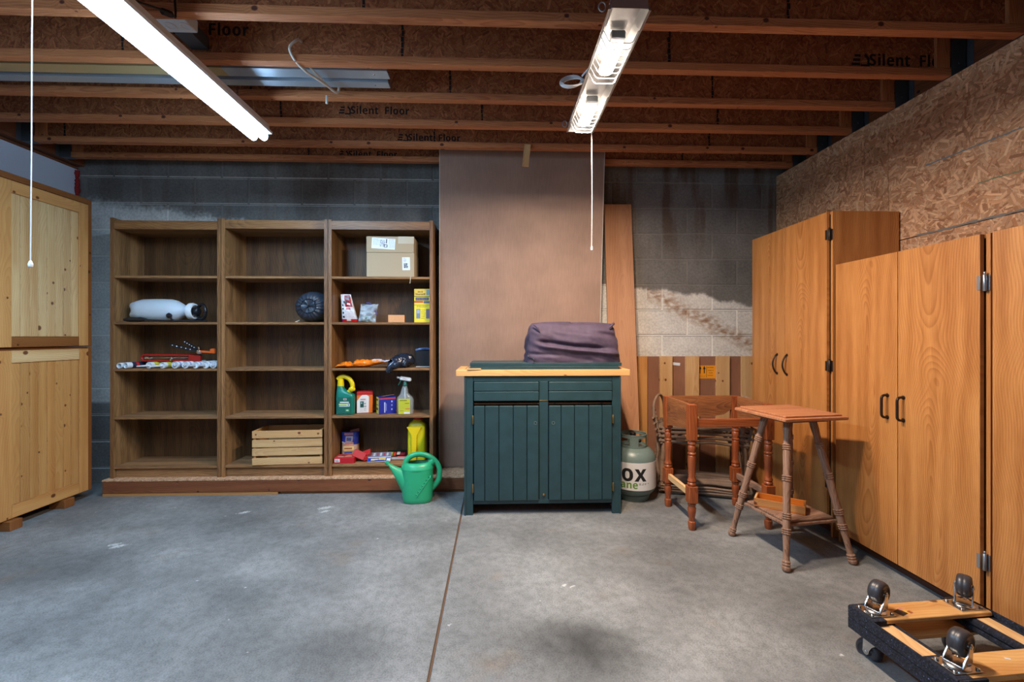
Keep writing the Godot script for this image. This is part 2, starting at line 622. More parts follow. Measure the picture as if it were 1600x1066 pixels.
func make_materials() -> void:
	# oak-look veneer of the cabinets on the right
	var oak := timber(448, 768, 0.52, 1.9, Color(0.77, 0.53, 0.295), Color(0.56, 0.325, 0.14), 115.0, 0.05, 0.16, 0, 21, Color.BLACK, 0.5)
	mat("oak", Color(1, 1, 1), 0.42, oak, Vector2(0.52, 1.9))
	mat("oak_edge", Color(0.93, 0.86, 0.8), 0.5, oak, Vector2(0.52, 1.9))
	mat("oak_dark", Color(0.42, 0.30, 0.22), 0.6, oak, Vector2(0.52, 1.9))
	# walnut-look chipboard of the bookcases
	var walnut := timber(384, 512, 0.6, 0.9, Color(0.62, 0.47, 0.30), Color(0.30, 0.20, 0.11), 62.0, 0.07, 0.22, 0, 33, Color.BLACK, 0.35)
	mat("walnut", Color(0.95, 0.95, 0.95), 0.5, walnut, Vector2(0.6, 0.9))
	mat("walnut_edge", Color(1.0, 0.93, 0.88), 0.5, walnut, Vector2(0.6, 0.9))
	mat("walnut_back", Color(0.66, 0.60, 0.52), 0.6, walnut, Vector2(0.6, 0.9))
	mat("walnut_dusty", Color(1.0, 0.96, 0.94), 0.85, walnut, Vector2(0.6, 0.9))
	# knotty pine
	var pine := timber(256, 768, 0.30, 1.1, Color(0.88, 0.77, 0.59), Color(0.74, 0.56, 0.36), 85.0, 0.03, 0.10, 6, 47, Color(0.36, 0.20, 0.10), 0.45)
	mat("pine", Color(0.98, 0.95, 0.9), 0.42, pine, Vector2(0.30, 1.1))
	mat("pine_orange", Color(0.93, 0.80, 0.64), 0.45, pine, Vector2(0.30, 1.1))
	mat("pine_brown", Color(0.62, 0.45, 0.30), 0.5, pine, Vector2(0.30, 1.1))
	mat("pine_raw", Color(0.96, 0.90, 0.83), 0.8, pine, Vector2(0.30, 1.1))
	mat("pine_tan", Color(0.80, 0.66, 0.50), 0.8, pine, Vector2(0.30, 1.1))
	# joist flanges, reddish fir with dark glue stains
	var fir := timber(96, 1024, 0.12, 2.6, Color(0.84, 0.56, 0.36), Color(0.60, 0.34, 0.19), 110.0, 0.02, 0.25, 6, 59, Color(0.25, 0.09, 0.05))
	mat("fir", Color(0.95, 0.92, 0.9), 0.7, fir, Vector2(0.12, 2.6))
	mat("fir_sill", Color(0.62, 0.56, 0.50), 0.8, fir, Vector2(0.12, 2.6))
	# strand board
	var osb := strands(704, 5600, 3, Color(0.70, 0.54, 0.40), [Color(0.84, 0.68, 0.54), Color(0.79, 0.62, 0.48), Color(0.76, 0.58, 0.43), Color(0.86, 0.72, 0.58), Color(0.70, 0.51, 0.37), Color(0.82, 0.66, 0.52), Color(0.64, 0.45, 0.31)])
	mat("osb", Color(0.98, 0.95, 0.92), 0.7, osb, Vector2(1.2, 1.2))
	bump(M.osb, osb, 0.12)
	mat("osb_web", Color(0.86, 0.66, 0.52), 0.75, osb, Vector2(0.9, 0.9))
	mat("osb_deck", Color(0.75, 0.60, 0.48), 0.8, osb, Vector2(1.35, 1.35))
	mat("osb_edge", Color(1.0, 1.0, 1.0), 0.85, osb, Vector2(0.5, 0.5))
	# concrete floor: one picture for the whole slab, fine grit over it
	var n1 := noise(71, 5)
	var n2 := noise(72, 3)
	var spots := []
	var r := RandomNumberGenerator.new()
	r.seed = 8
	for i in 34:
		spots.append(Vector3(r.randf_range(-3.0, 2.0), r.randf_range(-3.2, -0.6), r.randf_range(0.003, 0.005)))
	spots.append(Vector3(-1.61, -2.87, 0.022)); spots.append(Vector3(-1.12, -2.93, 0.03)); spots.append(Vector3(-1.10, -2.87, 0.02)); spots.append(Vector3(-2.02, -2.43, 0.022)); spots.append(Vector3(-2.06, -2.45, 0.018)); spots.append(Vector3(0.30, -1.98, 0.010)); spots.append(Vector3(0.335, -1.97, 0.008))
	var stains := [Vector3(0.29, -1.62, 0.13), Vector3(0.36, -1.52, 0.10), Vector3(-2.0, -2.22, 0.22), Vector3(-1.55, -2.1, 0.2), Vector3(-1.2, -1.95, 0.2), Vector3(-0.6, -1.62, 0.2), Vector3(-1.0, -1.5, 0.25), Vector3(0.9, -2.25, 0.3)]
	var stain_k := [0.42, 0.25, 0.22, 0.2, 0.22, 0.2, 0.16, 0.12]
	var floor_tex := picture(1100, 1100, func(u: float, v: float) -> Color:
		var X := -3.3 + u * 5.7
		var Z := -3.6 + v * 5.7
		var k := 0.58 + n1.get_noise_2d(X * 1.3, Z * 1.6) * 0.15 + n2.get_noise_2d(X * 9.0, Z * 9.0) * 0.030 + n2.get_noise_2d(X * 60.0 + 7.0, Z * 60.0) * 0.022
		if Z > -3.3 and Z < -0.7:
			for i in 8:
				var q: Vector3 = stains[i]
				var d := Vector2(X - q.x + n2.get_noise_2d(X * 4.0, Z * 4.0) * 0.12, (Z - q.y) * 1.3).length_squared() / (q.z * q.z)
				if d < 5.0:
					k *= 1.0 - stain_k[i] * exp(-d) 
		var col := Color(k * 0.985, k * 0.985, k * 0.97)
		var rust := n1.get_noise_2d(X * 2.2 + 30.0, Z * 2.2)
		if rust > 0.42:
			col = col.lerp(Color(0.55, 0.44, 0.34), (rust - 0.42) * 0.9)
		if Z > -3.1 and Z < -0.6:
			for q in spots:
				if Vector2((X - q.x) * 0.6, Z - q.y + (X - q.x) * 0.4).length() < q.z * (0.8 + n2.get_noise_2d(X * 90.0, Z * 90.0) * 0.7):
					col = Color(0.86, 0.86, 0.84)
		return col, false)
	mat("concrete", Color(0.86, 0.86, 0.86), 0.72, floor_tex, Vector2(5.7, 5.7))
	var grit := picture(384, 384, func(u: float, v: float) -> Color:
		var k := 0.93 + n2.get_noise_2d(u * 90.0, v * 90.0) * 0.20 + n1.get_noise_2d(u * 14.0, v * 14.0) * 0.12
		return Color(k, k, k))
	detail(M.concrete, grit, 0.7)
	# block wall: grey blocks, sprayed white below a slanting line, brown run-off
	var n3 := noise(81, 4)
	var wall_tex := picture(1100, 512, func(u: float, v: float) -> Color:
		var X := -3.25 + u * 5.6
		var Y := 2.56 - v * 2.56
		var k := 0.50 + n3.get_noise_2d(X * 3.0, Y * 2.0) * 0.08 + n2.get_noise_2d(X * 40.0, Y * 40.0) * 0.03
		var streak := n1.get_noise_2d(X * 5.0, Y * 0.7)
		var col := Color(k * 1.0, k * 0.97, k * 0.93)
		if streak > 0.05 and Y > 1.7:
			col = col.lerp(Color(0.36, 0.28, 0.22), clampf((streak - 0.05) * 2.4, 0.0, 0.75) * smoothstep(1.6, 2.2, Y) * (1.0 if X > 0.5 else 0.3))
		var edge := 2.06 - 0.165 * (X + 2.3)
		if X > 1.0:
			edge = 1.515 - 0.10 * (X - 1.1) - 0.11 * maxf(X - 1.6, 0.0)
		elif X < -2.3:
			edge = 2.17 - 0.12 * (X + 3.2)
		edge += n3.get_noise_2d(X * 5.0, 3.0) * 0.035
		var soft := 0.05 if X < -1.0 else 0.018
		var p := smoothstep(edge + soft, edge - soft, Y + n2.get_noise_2d(X * 30.0, Y * 30.0) * (0.03 if X < 0.0 else 0.009))
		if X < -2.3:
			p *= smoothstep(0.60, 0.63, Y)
		if p > 0.0:
			var w := 0.91 + n3.get_noise_2d(X * 6.0, Y * 6.0) * 0.05
			var white := Color(w, w * 0.985, w * 0.95)
			var band := absf(Y - (1.47 - 0.52 * (X - 1.25)) + n3.get_noise_2d(X * 4.0, Y * 4.0) * 0.03)
			if X > 1.2 and band < 0.1:
				white = white.lerp(Color(0.55, 0.38, 0.25), (1.0 - band / 0.1) * clampf(0.5 + n2.get_noise_2d(X * 14.0, Y * 24.0) * 1.0, 0.0, 1.0) * 0.8)
			col = col.lerp(white, p)
		return col, false)
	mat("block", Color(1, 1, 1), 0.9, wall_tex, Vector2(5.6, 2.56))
	detail(M.block, grit, 0.35)
	M.block.uv1_offset = Vector3(3.25 / 5.6, 1.0, 0)
	M.block.uv1_scale = Vector3(1.0 / 5.6, -1.0 / 2.56, 1)
	mat("mortar", Color(1, 1, 1), 0.95, wall_tex, Vector2(5.6, 2.56))
	M.mortar.uv1_offset = M.block.uv1_offset
	M.mortar.uv1_scale = M.block.uv1_scale
	mat("mortar_back", rgb(120, 112, 104), 0.95)
	# boards and paint
	var hard := picture(256, 256, func(u: float, v: float) -> Color:
		var k := 0.62 + n2.get_noise_2d(u * 70.0, v * 6.0) * 0.03 + n1.get_noise_2d(u * 3.0, v * 3.0) * 0.05
		return Color(k * 1.0, k * 0.80, k * 0.68))
	mat("hardboard", Color(0.95, 0.95, 0.95), 0.6, hard, Vector2(0.9, 0.9))
	mat("hardboard_dark", Color(0.88, 0.76, 0.68), 0.7, hard, Vector2(0.9, 0.9))
	mat("edge_pale", rgb(205, 196, 184), 0.7)
	var lauan := timber(192, 768, 0.24, 2.3, Color(0.80, 0.60, 0.45), Color(0.68, 0.47, 0.33), 60.0, 0.03, 0.2, 0, 93, Color.BLACK, 0.4)
	mat("lauan", Color(0.92, 0.9, 0.88), 0.6, lauan, Vector2(0.24, 2.3))
	mat("wall_paint", rgb(214, 224, 238), 0.8)
	mat("room_paint", rgb(215, 212, 206), 0.9)
	mat("foam_red", rgb(150, 30, 28), 0.8)
	# green cupboard
	var scuff := picture(256, 256, func(u: float, v: float) -> Color:
		var k := 0.92 + n1.get_noise_2d(u * 8.0, v * 8.0) * 0.10
		if n2.get_noise_2d(u * 130.0, v * 30.0) > 0.62:
			k = 1.35
		return Color(k, k, k))
	mat("green_paint", rgb(39, 68, 73), 0.45, scuff, Vector2(0.8, 0.8))
	mat("dark_gap", rgb(20, 20, 20), 0.9)
	mat("brass", rgb(150, 125, 80), 0.35, null, Vector2.ONE, 0.9)
	mat("worktop", Color(0.97, 0.88, 0.75), 0.5, pine, Vector2(0.30, 1.1))
	# metals and plastics
	mat("white_metal", rgb(225, 228, 232), 0.4)
	mat("grey_metal", rgb(176, 182, 188), 0.3, null, Vector2.ONE, 0.85)
	mat("galvanised", rgb(190, 200, 210), 0.38, null, Vector2.ONE, 0.75)
	mat("brass_film", rgb(196, 170, 122), 0.4, null, Vector2.ONE, 0.5)
	mat("chrome", rgb(200, 200, 200), 0.22, null, Vector2.ONE, 1.0)
	mat("bronze", rgb(52, 38, 28), 0.35, null, Vector2.ONE, 0.5)
	mat("dark_iron", rgb(48, 46, 46), 0.45, null, Vector2.ONE, 0.6)
	mat("hanger_steel", rgb(86, 92, 98), 0.5, null, Vector2.ONE, 0.5)
	mat("cable_white", rgb(205, 200, 188), 0.6)
	mat("cord_white", rgb(228, 228, 228), 0.6)
	mat("rubber_black", rgb(34, 33, 34), 0.45)
	mat("rubber_tyre", rgb(52, 50, 54), 0.38)
	mat("plastic_black", rgb(26, 27, 32), 0.35)
	mat("ink_black", rgb(18, 17, 18), 0.8)
	mat("ink_dark", rgb(40, 34, 32), 0.7)
	mat("ink_green", rgb(92, 138, 42), 0.7)
	mat("ink_web", rgb(26, 20, 20), 0.9)
	mat("white_plastic", rgb(214, 222, 228), 0.45)
	mat("tank_white", rgb(196, 208, 218), 0.5)
	M.tank_white.subsurf_scatter_enabled = true
	M.tank_white.subsurf_scatter_strength = 0.2
	mat("yellow_plastic", rgb(224, 196, 20), 0.4)
	mat("yellow_lime", rgb(206, 196, 22), 0.4)
	mat("red_plastic", rgb(176, 20, 20), 0.6)
	mat("red_paint", rgb(150, 26, 20), 0.38)
	mat("orange_plastic", rgb(226, 92, 24), 0.45)
	mat("teal_plastic", rgb(14, 116, 100), 0.35)
	mat("can_green", rgb(38, 158, 110), 0.38)
	mat("trigger_green", rgb(26, 84, 74), 0.4)
	mat("bottle_grey", rgb(104, 122, 118), 0.38)
	mat("label_white", rgb(214, 212, 210), 0.55)
	var clear := mat("clear_plastic", Color(0.82, 0.88, 0.90, 0.22), 0.12)
	clear.transparency = BaseMaterial3D.TRANSPARENCY_ALPHA
	clear.vertex_color_use_as_albedo = false
	var wrap := mat("clear_wrap", Color(0.80, 0.86, 0.90, 0.45), 0.2)
	wrap.transparency = BaseMaterial3D.TRANSPARENCY_ALPHA
	wrap.vertex_color_use_as_albedo = false
	mat("card", rgb(178, 158, 128), 0.85)
	mat("card_orange", rgb(206, 140, 84), 0.85)
	mat("tape", rgb(196, 182, 154), 0.4)
	# cloth
	var weave := picture(192, 192, func(u: float, v: float) -> Color:
		var k := 0.9 + n2.get_noise_2d(u * 60.0, v * 60.0) * 0.12 + n1.get_noise_2d(u * 5.0, v * 5.0) * 0.12
		return Color(k, k, k))
	mat("purple_cloth", rgb(76, 60, 80), 0.75, weave, Vector2(0.25, 0.25))
	M.purple_cloth.rim_enabled = true
	M.purple_cloth.rim = 0.25
	mat("black_nylon", rgb(46, 54, 66), 0.38)
	mat("black_bag", rgb(34, 42, 58), 0.22)
	mat("orange_bag", rgb(236, 124, 26), 0.3)
	var fluff := picture(256, 256, func(u: float, v: float) -> Color:
		var k := 0.55 + n2.get_noise_2d(u * 60.0, v * 60.0) * 0.7 + n1.get_noise_2d(u * 18.0, v * 18.0) * 0.25
		if n2.get_noise_2d(u * 45.0 + 9.0, v * 45.0) > 0.62:
			k = 2.6
		return Color(k * 0.22, k * 0.235, k * 0.30))
	mat("carpet", Color(0.85, 0.85, 0.9), 1.0, fluff, Vector2(0.42, 0.42))
	bump(M.carpet, fluff, 0.35)
	# old turned furniture
	var cherry := timber(192, 512, 0.16, 0.6, Color(0.62, 0.33, 0.17), Color(0.40, 0.18, 0.08), 70.0, 0.02, 0.3, 0, 101)
	mat("cherry", Color(1, 0.98, 0.95), 0.42, cherry, Vector2(0.16, 0.6))
	mat("cherry_worn", Color(1.0, 0.92, 0.80), 0.7, timber(192, 384, 0.2, 0.5, Color(0.60, 0.40, 0.24), Color(0.36, 0.20, 0.10), 90.0, 0.03, 0.35, 0, 103), Vector2(0.2, 0.5))
	mat("grey_wood", Color(1, 1, 1), 0.8, timber(128, 384, 0.1, 0.4, Color(0.60, 0.46, 0.37), Color(0.38, 0.26, 0.19), 80.0, 0.02, 0.4, 0, 107), Vector2(0.1, 0.4))
	mat("stand_top", Color(1, 1, 1), 0.6, timber(192, 256, 0.3, 0.4, Color(0.72, 0.49, 0.34), Color(0.56, 0.33, 0.20), 70.0, 0.05, 0.3, 0, 109), Vector2(0.3, 0.4))
	mat("box_orange", rgb(212, 140, 60), 0.4, pine, Vector2(0.30, 1.1))
	mat("twig", Color(1, 1, 1), 0.85, timber(64, 256, 0.06, 0.4, Color(0.62, 0.52, 0.44), Color(0.34, 0.26, 0.20), 60.0, 0.01, 0.5, 3, 113), Vector2(0.06, 0.4))

func detail(m: StandardMaterial3D, tex: Texture2D, size: float) -> void:
	m.detail_enabled = true
	m.detail_albedo = tex
	m.detail_blend_mode = BaseMaterial3D.BLEND_MODE_MUL
	m.detail_uv_layer = BaseMaterial3D.DETAIL_UV_2
	m.uv2_triplanar = true
	m.uv2_world_triplanar = true
	m.uv2_scale = Vector3.ONE / size

const LEFT := -3.21
const RIGHT := 2.26
const BACK := -3.5
const FRONT := 2.4
const UNDER := 2.42          # underside of the joists
const DECK := 2.722

func build_room() -> void:
	# floor: two slabs with a sawn joint between them
	var f := struct("floor", "bare grey concrete floor, stained and cut by one narrow joint", "floor")
	var j0 := Vector2(-0.232, BACK)
	var j1 := Vector2(-0.232 + 0.0, FRONT)
	for k in 2:
		var a := Shape.new()
		a.fixed_uv = true
		var x0 := -3.4 if k == 0 else -0.2185
		var x1 := -0.2265 if k == 0 else 2.7
		a.span(Vector3(x0, -0.12, BACK - 0.25), Vector3(x1, 0, FRONT + 0.1), 0.004, 2)
		for i in a.t.size():
			a.t[i] = Vector2(a.v[i].x + 3.3, a.v[i].z + 3.6)
		obj("slab", a, M.concrete, f)
	obj("joint_filler", s().span(Vector3(-0.2265, -0.1, BACK - 0.2), Vector3(-0.2185, -0.006, FRONT)), mat("joint", rgb(94, 66, 44), 0.95), f)
	# back wall of concrete blocks in running bond
	var w := struct("wall_back", "concrete block back wall, grey above and whitewashed below a slanting line", "wall")
	var mo := s()
	mo.fixed_uv = true
	obj("mortar", mo.span(Vector3(LEFT - 0.2, -0.1, BACK - 0.2), Vector3(RIGHT + 0.3, 2.72, BACK - 0.0025), 0.0), M.mortar, w)
	var course := 0
	var y := 0.114 - 0.2032
	while y < 2.5:
		var x := LEFT - 0.02 - (0.0 if course % 2 else 0.2032) + 0.086
		while x < RIGHT + 0.05:
			var x0 := maxf(x + 0.0045, LEFT + 0.002)
			var x1 := minf(x + 0.4064 - 0.0045, RIGHT - 0.002)
			if x1 - x0 > 0.03:
				var b := Shape.new()
				b.fixed_uv = true
				b.tint(0.10, 0.03)
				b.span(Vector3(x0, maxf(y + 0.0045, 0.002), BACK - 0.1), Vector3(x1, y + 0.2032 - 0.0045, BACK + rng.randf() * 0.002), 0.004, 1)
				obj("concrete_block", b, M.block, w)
			x += 0.4064
		y += 0.2032
		course += 1
	# right wall: strand board panels on a framed wall
	w = struct("wall_right", "right wall of bare strand board panels with narrow strips near the corner", "wall")
	obj("framing", s().span(Vector3(RIGHT + 0.013, 0.002, BACK + 0.002), Vector3(RIGHT + 0.15, 2.415, FRONT), 0.0), M.mortar_back, w)
	var seams := [BACK + 0.003, -3.25, -3.047, -2.84, -2.637, -2.473, -1.25, -0.03, 1.19, FRONT]
	for i in seams.size() - 1:
		for half in 2:
			var b := s().tint(0.10, 0.04)
			b.span(Vector3(RIGHT, 0.003 if half == 0 else 1.662, seams[i] + 0.0015), Vector3(RIGHT + 0.0125, 1.657 if half == 0 else 2.414, seams[i + 1] - 0.0015), 0.001, 1)
			obj("strand_board_panel", b, M.osb, w)
	var line := func(y0: float, z0: float, z1: float, hh: float, m: Material) -> void:
		var pts := []
		for i in 40:
			pts.append(Vector3(RIGHT - 0.0006, y0 + rng.randf_range(-0.003, 0.003), lerpf(z0, z1, i / 39.0)))
		var sh := s()
		for i in 39:
			sh.board((pts[i] + pts[i + 1]) * 0.5, Vector3(0.001, hh * rng.randf_range(0.5, 1.2), absf(pts[i].z - pts[i + 1].z)), Basis(), 0.0)
		obj("marked_line", sh, m, w)
	line.call(2.02, -2.25, -1.5, 0.008, mat("mark_blue", rgb(112, 118, 122), 0.8))
	line.call(1.838, -2.0, -1.5, 0.006, mat("mark_green", rgb(110, 118, 92), 0.8))
	line.call(1.664, -2.3, -1.4, 0.012, mat("mark_grey", rgb(112, 108, 104), 0.8))
	# left wall
	w = struct("wall_left", "pale painted left wall behind the pine cabinets", "wall")
	obj("panel", s().span(Vector3(LEFT - 0.15, 0.002, BACK + 0.002), Vector3(LEFT, 2.40, FRONT), 0.002), M.wall_paint, w)
	obj("top_plate", s().span(Vector3(LEFT - 0.15, 2.40, BACK + 0.002), Vector3(LEFT + 0.006, 2.416, FRONT), 0.001, 2), M.fir_sill, w)
	var fo := s()
	var pts := []
	var rad := []
	for i in 26:
		pts.append(Vector3(LEFT + 0.008 + rng.randf_range(-0.004, 0.006), 2.39 - i * 0.0135, BACK + 0.014 + rng.randf_range(-0.003, 0.003)))
		rad.append(rng.randf_range(0.010, 0.018))
	fo.tube(pts, rad, 7)
	obj("foam_sealant", fo, M.foam_red, w)
	# the wall behind the camera
	w = struct("wall_front", "plain wall behind the camera", "wall")
	obj("panel", s().span(Vector3(LEFT - 0.15, 0.0, FRONT), Vector3(RIGHT + 0.3, 2.8, FRONT + 0.12), 0.0), M.room_paint, w)

const JOIST_Z := [-3.3225, -3.0655, -2.7585, -2.4545, -2.1445, -1.8355, -1.529, -1.223, -0.917, -0.611, -0.305, 0.0, 0.305, 0.61]

func build_ceiling() -> void:
	var ce := struct("ceiling", "open ceiling of wooden I-joists under a strand board deck", "ceiling")
	obj("deck", s().span(Vector3(LEFT - 0.2, DECK, BACK - 0.1), Vector3(RIGHT + 0.5, DECK + 0.03, FRONT + 0.1), 0.0, 0), M.osb_deck, ce)
	for sd in 2:
		var x0 := -3.36 if sd == 0 else 2.345
		var x1 := -3.155 if sd == 0 else 2.52
		obj("rim_beam", s().span(Vector3(x0, 2.421, BACK + 0.004), Vector3(x1, DECK - 0.002, FRONT), 0.002, 2), M.fir_sill, ce)
	for i in JOIST_Z.size():
		var z: float = JOIST_Z[i]
		var web := s().tint(0.14, 0.05)
		web.span(Vector3(-3.15, UNDER + 0.037, z - 0.005), Vector3(2.34, DECK - 0.037, z + 0.005), 0.0, 0)
		var o := obj("joist", web, M.osb_web, ce)
		for top in 2:
			var fl := s().tint(0.10, 0.05)
			var yy := UNDER if top == 0 else DECK - 0.039
			fl.span(Vector3(-3.15, yy, z - 0.0225), Vector3(2.34, yy + 0.038, z + 0.0225), 0.002, 0)
			obj("flange", fl, M.fir, o)
		for sd in 2:
			var x0 := -3.07 if sd == 0 else 2.19
			obj("stiffener", s().span(Vector3(x0, UNDER + 0.039, z + 0.0055), Vector3(x0 + 0.07, DECK - 0.041, z + 0.0215), 0.001, 1), M.fir, o)
			var hx0 := -3.148 if sd == 0 else 2.262
			var h := s()
			h.span(Vector3(hx0, UNDER - 0.0015, z - 0.0245), Vector3(hx0 + 0.074, UNDER, z + 0.0245), 0.0)
			for q in [-1, 1]:
				h.box(Vector3(hx0 + 0.037, UNDER + 0.115, z + q * 0.0238), Vector3(0.074, 0.232, 0.0014), 0.0)
			h.box(Vector3(-3.1535 if sd == 0 else 2.3435, UNDER + 0.12, z), Vector3(0.0016, 0.24, 0.11), 0.0)
			h.rod(Vector3(hx0 + 0.04, UNDER + 0.06, z + 0.0245), Vector3(hx0 + 0.04, UNDER + 0.06, z + 0.028), 0.006, 8)
			obj("hanger", h, M.hanger_steel, o)
		if i < 8:                                             # black glue lines where web lengths meet
			for q in 4:
				var x0 := -2.9 + q * 1.35 + rng.randf_range(-0.35, 0.35)
				var g := s()
				for k in 9:
					g.box(Vector3(x0 + rng.randf_range(-0.0025, 0.0025), UNDER + 0.045 + 0.028 * k, z + 0.0055), Vector3(0.007 + rng.randf() * 0.008, 0.024, 0.003), 0.0)
				obj("glue_joint", g, M.ink_web, o)
	var lettering := func(i: int, x: float, y: float, hh: float, whole: bool) -> void:
		var o: Node3D = ce.get_node("joist" if i == 0 else "joist%d" % (i + 1))
		var z: float = JOIST_Z[i] + 0.0052
		letters("lettering", o, "Silent  Floor", hh, at(x, y, z), M.ink_web, 0.0, 800, 0.0008)
		var ic := s()                                          # the little house-shaped mark before the words
		var bx := x - hh * 4.9
		for k in 3:
			ic.box(Vector3(bx - hh * (0.30 - 0.08 * k), y - hh * (0.38 - 0.38 * k), z), Vector3(hh * (0.75 - 0.1 * k), hh * 0.22, 0.0008), 0.0)
		ic.x = at(bx + hh * 0.45, y, z)
		ic.plate([Vector2(-0.3 * hh, -0.6 * hh), Vector2(0.5 * hh, -0.6 * hh), Vector2(0.5 * hh, 0.15 * hh), Vector2(0.15 * hh, 0.6 * hh), Vector2(0.0, 0.35 * hh), Vector2(0.3 * hh, 0.05 * hh), Vector2(0.3 * hh, -0.4 * hh), Vector2(-0.3 * hh, -0.4 * hh)], 0.0008)
		obj("printed_mark", ic, M.ink_web, o)
	lettering.call(4, -1.40, 2.575, 0.056, true)
	lettering.call(4, 2.08, 2.50, 0.056, true)
	lettering.call(2, -0.72, 2.515, 0.045, true)
	lettering.call(1, -0.43, 2.49, 0.045, true)
	lettering.call(0, -0.92, 2.475, 0.045, true)

func build_lights() -> void:
	var glow := func(called: String, c: Color, k: float) -> StandardMaterial3D:
		var m := StandardMaterial3D.new()
		m.resource_name = called
		m.albedo_color = Color(0.95, 0.95, 0.95)
		m.emission_enabled = true
		m.emission = c
		m.emission_energy_multiplier = k
		return m
	# fluorescent fixture on the left
	var t := thing("fluorescent_light", "lengthened two-tube fluorescent shop light glowing cool white, hung on the left", "light", Vector3(-1.345, 2.25, -1.34))
	var L := 2.43  # near half runs on out of view, added for more light from the front
	var tube_m: StandardMaterial3D = glow.call("tube_glow", TUBE_COLOR, 32.0)
	for q in [-1, 1]:
		obj("fluorescent_tube", s().rod(Vector3(q * 0.029, 0, -L / 2), Vector3(q * 0.029, 0, L / 2), 0.02, 16), tube_m, t)
	var hs := s()
	hs.x = Transform3D(Basis(), Vector3(0, 0.026, 0))
	hs.plate([Vector2(-0.062, 0.0), Vector2(0.062, 0.0), Vector2(0.066, 0.012), Vector2(0.05, 0.02), Vector2(0.045, 0.055), Vector2(-0.045, 0.055), Vector2(-0.05, 0.02), Vector2(-0.066, 0.012)], L + 0.03, 10.0)
	obj("housing", hs, M.white_metal, t)
	for q in [-1, 1]:
		var so := s()
		so.box(Vector3(0, 0.024, q * (L / 2 + 0.006)), Vector3(0.09, 0.03, 0.010), 0.003)
		obj("socket", so, M.white_metal, t)
		var ch := s()
		for k in 6:
			ch.tube(arc(Vector3(0, 0.088 + k * 0.014, q * 1.0), Vector3(0.004, 0, 0) if k % 2 else Vector3(0, 0, 0.004), Vector3(0, 0.009, 0), 0, TAU * 0.93, 10), 0.0012, 5)
		obj("chain", ch, M.dark_iron, t)
	var cd := s().tube(curve([Vector3(0.03, 0.085, -0.3), Vector3(0.075, 0.10, -0.36), Vector3(0.085, 0.12, -0.42), Vector3(0.07, 0.15, -0.46), Vector3(0.06, 0.30, -0.46)], 6), 0.004, 7)
	cd.rod(Vector3(0.075, 0.105, -0.38), Vector3(0.085, 0.12, -0.42), 0.012, 10)
	obj("power_cord", cd, M.dark_iron, t)
	var pc := s().tube([Vector3(0.03, 0.0, 0.04), Vector3(0.028, -0.3, 0.041), Vector3(0.031, -0.6, 0.045), Vector3(0.028, -0.92, 0.045)], 0.0016, 6)
	pc.turned(Vector3(0.028, -0.935, 0.045), Vector3(0.028, -0.91, 0.045), [Vector2(0, 0), Vector2(0.005, 0.002), Vector2(0.006, 0.010), Vector2(0.003, 0.018), Vector2(0, 0.022)], 10)
	obj("pull_cord", pc, M.cord_white, t)
	var al := AreaLight3D.new()
	al.name = "tube_lamp"
	al.light_color = TUBE_COLOR
	al.light_energy = TUBE_POWER
	al.area_size = Vector2(0.10, L)
	al.area_range = 9.0
	al.shadow_enabled = true
	al.position = Vector3(0, -0.0205, 0)
	al.rotation.x = -PI / 2
	t.add_child(al)
	# work light on the right
	t = thing("work_light", "metal work light tray with two caged bulbs glowing warm white, hung on the right", "light", Vector3(0.44, 2.2, -1.885))
	var W := 0.88
	var tray := s()
	var prof := [Vector2(-0.072, 0.0), Vector2(-0.068, -0.004), Vector2(-0.064, 0.0), Vector2(-0.046, 0.034), Vector2(0.046, 0.034), Vector2(0.064, 0.0), Vector2(0.068, -0.004), Vector2(0.072, 0.0), Vector2(0.052, 0.037), Vector2(-0.052, 0.037)]
	tray.plate([prof[0], prof[2], prof[3], prof[9]], W, 5.0)
	tray.plate([prof[3], prof[4], prof[8], prof[9]], W, 5.0)
	tray.plate([prof[4], prof[5], prof[7], prof[8]], W, 5.0)
	obj("reflector", tray, mat("reflector_metal", rgb(150, 150, 150), 0.42, null, Vector2.ONE, 0.85), t)
	for q in [-1, 1]:
		var cap := s()
		cap.x = at(0, 0, q * (W / 2 + 0.001))
		cap.plate([Vector2(-0.062, 0.004), Vector2(0.062, 0.004), Vector2(0.06, 0.05), Vector2(0.04, 0.085), Vector2(0.0, 0.095), Vector2(-0.04, 0.085), Vector2(-0.06, 0.05)], 0.0016)
		obj("end_plate", cap, M.grey_metal, t)
	obj("wiring_box", s().span(Vector3(-0.035, 0.0375, -W / 2 + 0.01), Vector3(0.035, 0.085, W / 2 - 0.01), 0.006), M.grey_metal, t)
	var lamp_m: StandardMaterial3D = glow.call("lamp_glow", LAMP_COLOR, 12.0)
	for k in 2:
		var z := 0.20 if k == 0 else -0.235
		var bb := s()
		for q in [-1, 1]:
			bb.rod(Vector3(q * 0.016, -0.006, z - 0.085), Vector3(q * 0.016, -0.006, z + 0.075), 0.0125, 14)
		bb.tube(arc(Vector3(0, -0.006, z - 0.085), Vector3(0.016, 0, 0), Vector3(0, 0, -0.012), 0, PI, 8), 0.0122, 10)
		obj("bulb", bb, lamp_m, t)
		obj("bulb_base", s().box(Vector3(0, 0.012, z + 0.093), Vector3(0.056, 0.034, 0.03), 0.006), M.grey_metal, t)
		var cage := s()
		for j in 8:
			var zz := z - 0.115 + j * 0.036
			cage.tube([Vector3(-0.062, 0.002, zz), Vector3(-0.044, -0.034, zz), Vector3(-0.034, -0.041, zz), Vector3(0.034, -0.041, zz), Vector3(0.044, -0.034, zz), Vector3(0.062, 0.002, zz)], 0.0017, 6)
